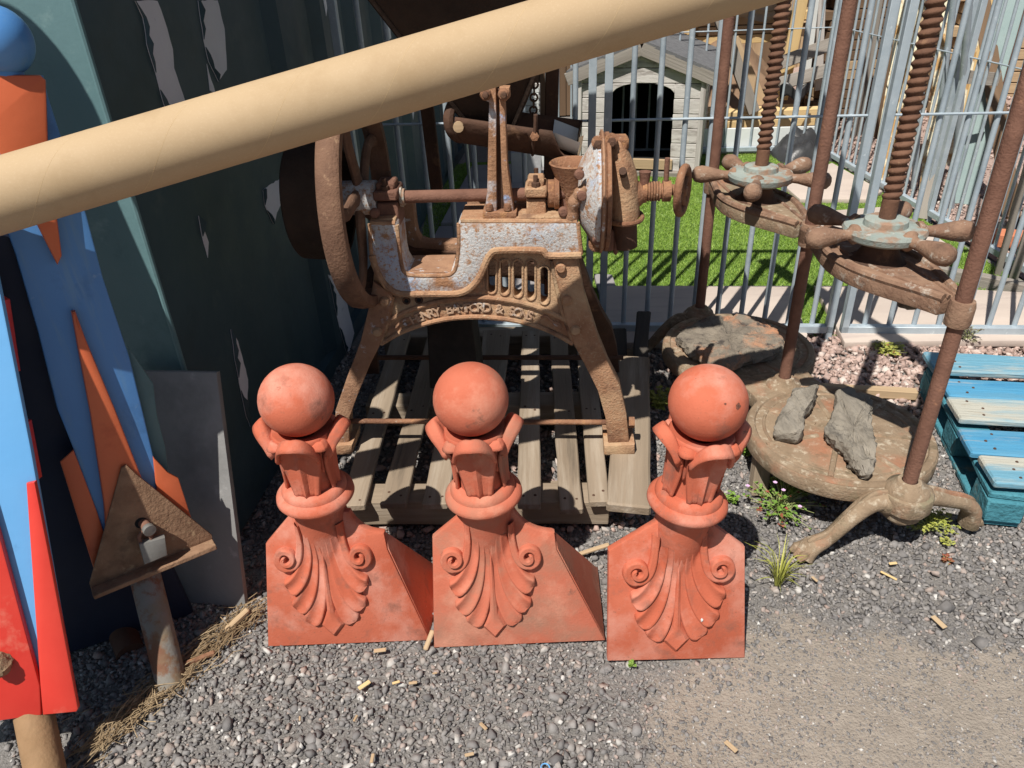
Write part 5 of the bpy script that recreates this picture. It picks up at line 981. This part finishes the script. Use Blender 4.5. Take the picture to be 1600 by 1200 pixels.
lean('metal_pole', (1558, 430), None, (1640, 130), 3.3, .03, .03, old_wood, 'thin grey stake leaning right of the press rod', 'stake')
lean('metal_pole', (1582, 440), None, (1640, 260), 3.2, .035, .03, old_wood, 'short grey stake at the right edge by the brick', 'stake')
for k, (bx, by, tx, ty) in enumerate(((1404, 300, 1452, 0), (1428, 318, 1490, 0), (1462, 330, 1515, 0))):
    p0, p1 = g(bx, by) + Vector((.12, .05, 0)), at(tx, ty, 4.7 - .3 * k); q = MB(); q.tube([p0, p0 + (p1 - p0) * 1.2], .017, 12); tag(q.build('scaffold_pole', galv), ['scaffold pole leaning nearest the peeling boards', 'scaffold pole leaning between the boards and the grey pole', 'scaffold pole leaning in front of the green plate'][k], 'pole', 'scaffold poles leaning beyond the side fence')
tag(plank('strap', at(1482, 118, 4.4), at(1562, 124, 4.35), .07, .006, old_wood, up=(0, -1, 0)), 'grey strap holding the leaning boards together', 'strap')
def stack(label, x0, y0, nx_, nz_, L, w, t, m, ang, gap=.004, z0=.05):
    tt = thing('timber_stack', label, 'timber stack', (x0, y0, z0)); d = Vector((math.cos(ang), math.sin(ang), 0)); s = Vector((-d.y, d.x, 0))
    for k in range(nz_):
        for i in range(nx_):
            p = Vector((x0, y0, z0 + t / 2 + k * (t + gap * 2))) + s * i * (w + gap) + d * random.uniform(-.06, .06); plank('timber', p, p + d * (L + random.uniform(-.15, .15)), w, t, m if random.random() < .8 else tan_wood, tt, jit=.002, seg=2)
        if k % 4 == 3 and False: pass
    return tt
stack('stack of tan boards at the far right behind the pink gravel', 3.6, 6.4, 2, 16, 2.2, .18, .075, tan_wood, -.25)
stack('stack of fresh yellow timber behind the kennel roof', 1.75, 7.3, 3, 3, 1.1, .14, .07, new_wood, .05, z0=.62)
stack('low stack of tan planks behind the back fence', 1.55, 6.35, 2, 2, 1.0, .12, .06, new_wood, -.02, z0=.10)
stack('brown plank pile in the shade behind the peeling boards', 2.75, 6.8, 3, 15, 1.5, .15, .07, brown_wood, .1)
q = MB(); q.grid(lambda a, b: Vector((1.55 + 1.0 * a + .05 * mnoise.noise(Vector((a * 3, b * 4, 0))), 7.25 + .5 * b * (1 - b) * -1.6 + .06 * mnoise.noise(Vector((a * 6, b * 14, 3))), .80 + .75 * b + .05 * mnoise.noise(Vector((a * 4, b * 3, 7))))), 40, 50); tag(q.build('wrapped_bundle', tarp), 'tall bundle wrapped in weathered grey sheet behind the fence', 'bundle')
for (b, tpx, Y, w, m, lb, ct) in (((1232, 100), (1252, 0), 6.6, .10, new_wood, 'upright yellow plank behind the rear press screw', 'plank'), ((1262, 92), (1272, 0), 6.7, .07, white_board, 'pale grey upright board left of the middle press rod', 'board'), ((1280, 90), (1284, 0), 6.7, .06, kennel_wood, 'whitish upright post beside the pale grey board', 'post'), ((1310, 80), (1325, 0), 6.5, .05, tan_wood, 'thin tan upright beside the middle press rod', 'post'), ((1374, 190), (1402, 0), 6.1, .09, brown_wood, 'red brown plank behind the middle fence post', 'plank'), ((1346, 160), (1372, 0), 6.2, .07, old_wood, 'grey upright board left of the middle fence post', 'board')):
    p0, p1 = at(*b, Y), at(*tpx, Y); p0 = p1 + (p0 - p1) * 1.6; p1 = p1 + (p1 - p0) * .4; tag(plank('timber_upright', p0, p1, w, .03, m, up=(0, -1, 0), jit=.004), lb, ct)
tag(plank('timber_beam', at(1215, 100, 6.45), at(1318, 62, 6.5), .10, .09, old_wood, up=(0, -1, .3)), 'upper of two grey beams rising to the right behind the fence', 'beam'); tag(plank('timber_beam', at(1215, 132, 6.35), at(1312, 104, 6.4), .10, .09, old_wood, up=(0, -1, .3)), 'lower of two grey beams rising to the right behind the fence', 'beam')
tag(plank('trestle_leg', at(1122, 20, 6.3), at(1178, 176, 6.2), .09, .05, old_wood, up=(0, -1, 0)), 'grey plank leg slanting down right of the kennel roof', 'trestle leg'); tag(plank('trestle_leg', at(1146, 60, 6.6), at(1200, 182, 6.5), .08, .05, tan_wood, up=(0, -1, 0)), 'tan plank leg behind the grey slanting one', 'trestle leg')
q = MB(); q.grid(lambda a, b: Vector((1.4 + 1.5 * a, 6.2 + 1.3 * b, .62 * math.sin(math.pi * min(1, .1 + a)) * min(1, b * 1.8) + .07 * mnoise.noise(Vector((a * 9, b * 9, 1))) * min(1, b * 3) + .01)), 46, 36); tag(q.build('soil_mound', soil), 'mound of brown soil and rubble behind the back fence', 'soil mound', kind='structure')
q = MB(); q.grid(lambda a, b: at(1218 + 50 * a, 134 + (22 - 8 * a) * b, 6.15) + Vector((0, -.05 * math.sin(3 * a), .03 * math.sin(9 * a))), 12, 5); sh = q.build('plastic_strip', black_plastic); sh.modifiers.new('t', 'SOLIDIFY').thickness = .006; tag(sh, 'black plastic sheet hanging over the soil mound', 'plastic sheet')
# dark shed and yard wall closing the view
sd = thing('timber_shed', 'dark brown boarded shed in shade behind the kennel', 'shed', (.2, 7.6, 0))
for k in range(15): plank('wall_board', (-.2 + .13 * k, 7.6, 0), (-.2 + .13 * k, 7.6, 2.3), .125, .025, brown_wood, sd, up=(0, -1, 0), jit=.003, seg=3)
for k in range(14): plank('side_board', (1.72, 7.65 + .14 * k, 0), (1.72, 7.65 + .14 * k, 2.3), .135, .025, brown_wood, sd, up=(1, 0, 0), seg=2)
plank('shed_roof', (-.35, 8.6, 2.34), (1.9, 8.6, 2.34), 2.2, .05, felt, sd)
yw = thing('yard_fence', 'tall brown board fence closing the far end of the yard', 'fence', (3, 9.4, 0))
for k in range(56): plank('fence_board', (-.6 + .15 * k, 9.4 + .01 * (k % 3), 0), (-.6 + .15 * k, 9.4 + .01 * (k % 3), 2.1), .142, .02, tan_wood if k % 5 else brown_wood, yw, up=(0, -1, 0), jit=.003, seg=2)
# small things
q = MB(); q.box(at(1564, 372, 3.72), (.22, .11, .07), Matrix.Rotation(-.35, 3, 'Z')); tag(q.build('orange_brick', brick_m, bevel=.004), 'orange brick on pink gravel right of the press rod', 'brick')
q = MB(); q.grid(lambda a, b: at(1596, 375, 3.9) + Vector(((a - .5) * .5, (b - .5) * .4, .17 * (math.sin(math.pi * a) * math.sin(math.pi * b)) ** .5 - .06 + .05 * mnoise.noise(Vector((a * 6, b * 6, 4))))), 20, 20); tag(q.build('rubbish_sack', black_plastic), 'crumpled black plastic sack behind the orange brick', 'sack')
tag(plank('timber_edging', g(1455, 424, .03), g(1640, 462, .03), .05, .07, old_wood, jit=.004), 'weathered grey timber edging at the end of the lawn', 'edging')
q = MB(); q.box(g(824, 292) + Vector((0, .1, .12)), (.21, .2, .24), Matrix.Rotation(-.05, 3, 'Z')); tag(q.build('concrete_block', grey_block, bevel=.005), 'pale grey concrete block behind the mill left of the kennel', 'block')
q = MB(); q.box(g(853, 268) + Vector((0, .05, .11)), (.06, .06, .22)); tag(q.build('white_post', white_board, bevel=.003), 'short white post between the grey block and the kennel', 'post')
st = thing('slatted_crate', 'pale slatted crate behind the mill and grey block', 'crate', at(822, 182, 6.3))
for k in range(5): plank('slat', at(803, 182 - 9 * k, 6.3), at(842, 176 - 9 * k, 6.3), .04, .015, white_board, st, up=(0, -1, 0))
plank('crate_leg', at(806, 200, 6.32), at(806, 130, 6.32), .04, .03, kennel_wood, st, up=(0, -1, 0)); plank('crate_leg', at(840, 196, 6.32), at(840, 130, 6.32), .04, .03, kennel_wood, st, up=(0, -1, 0))
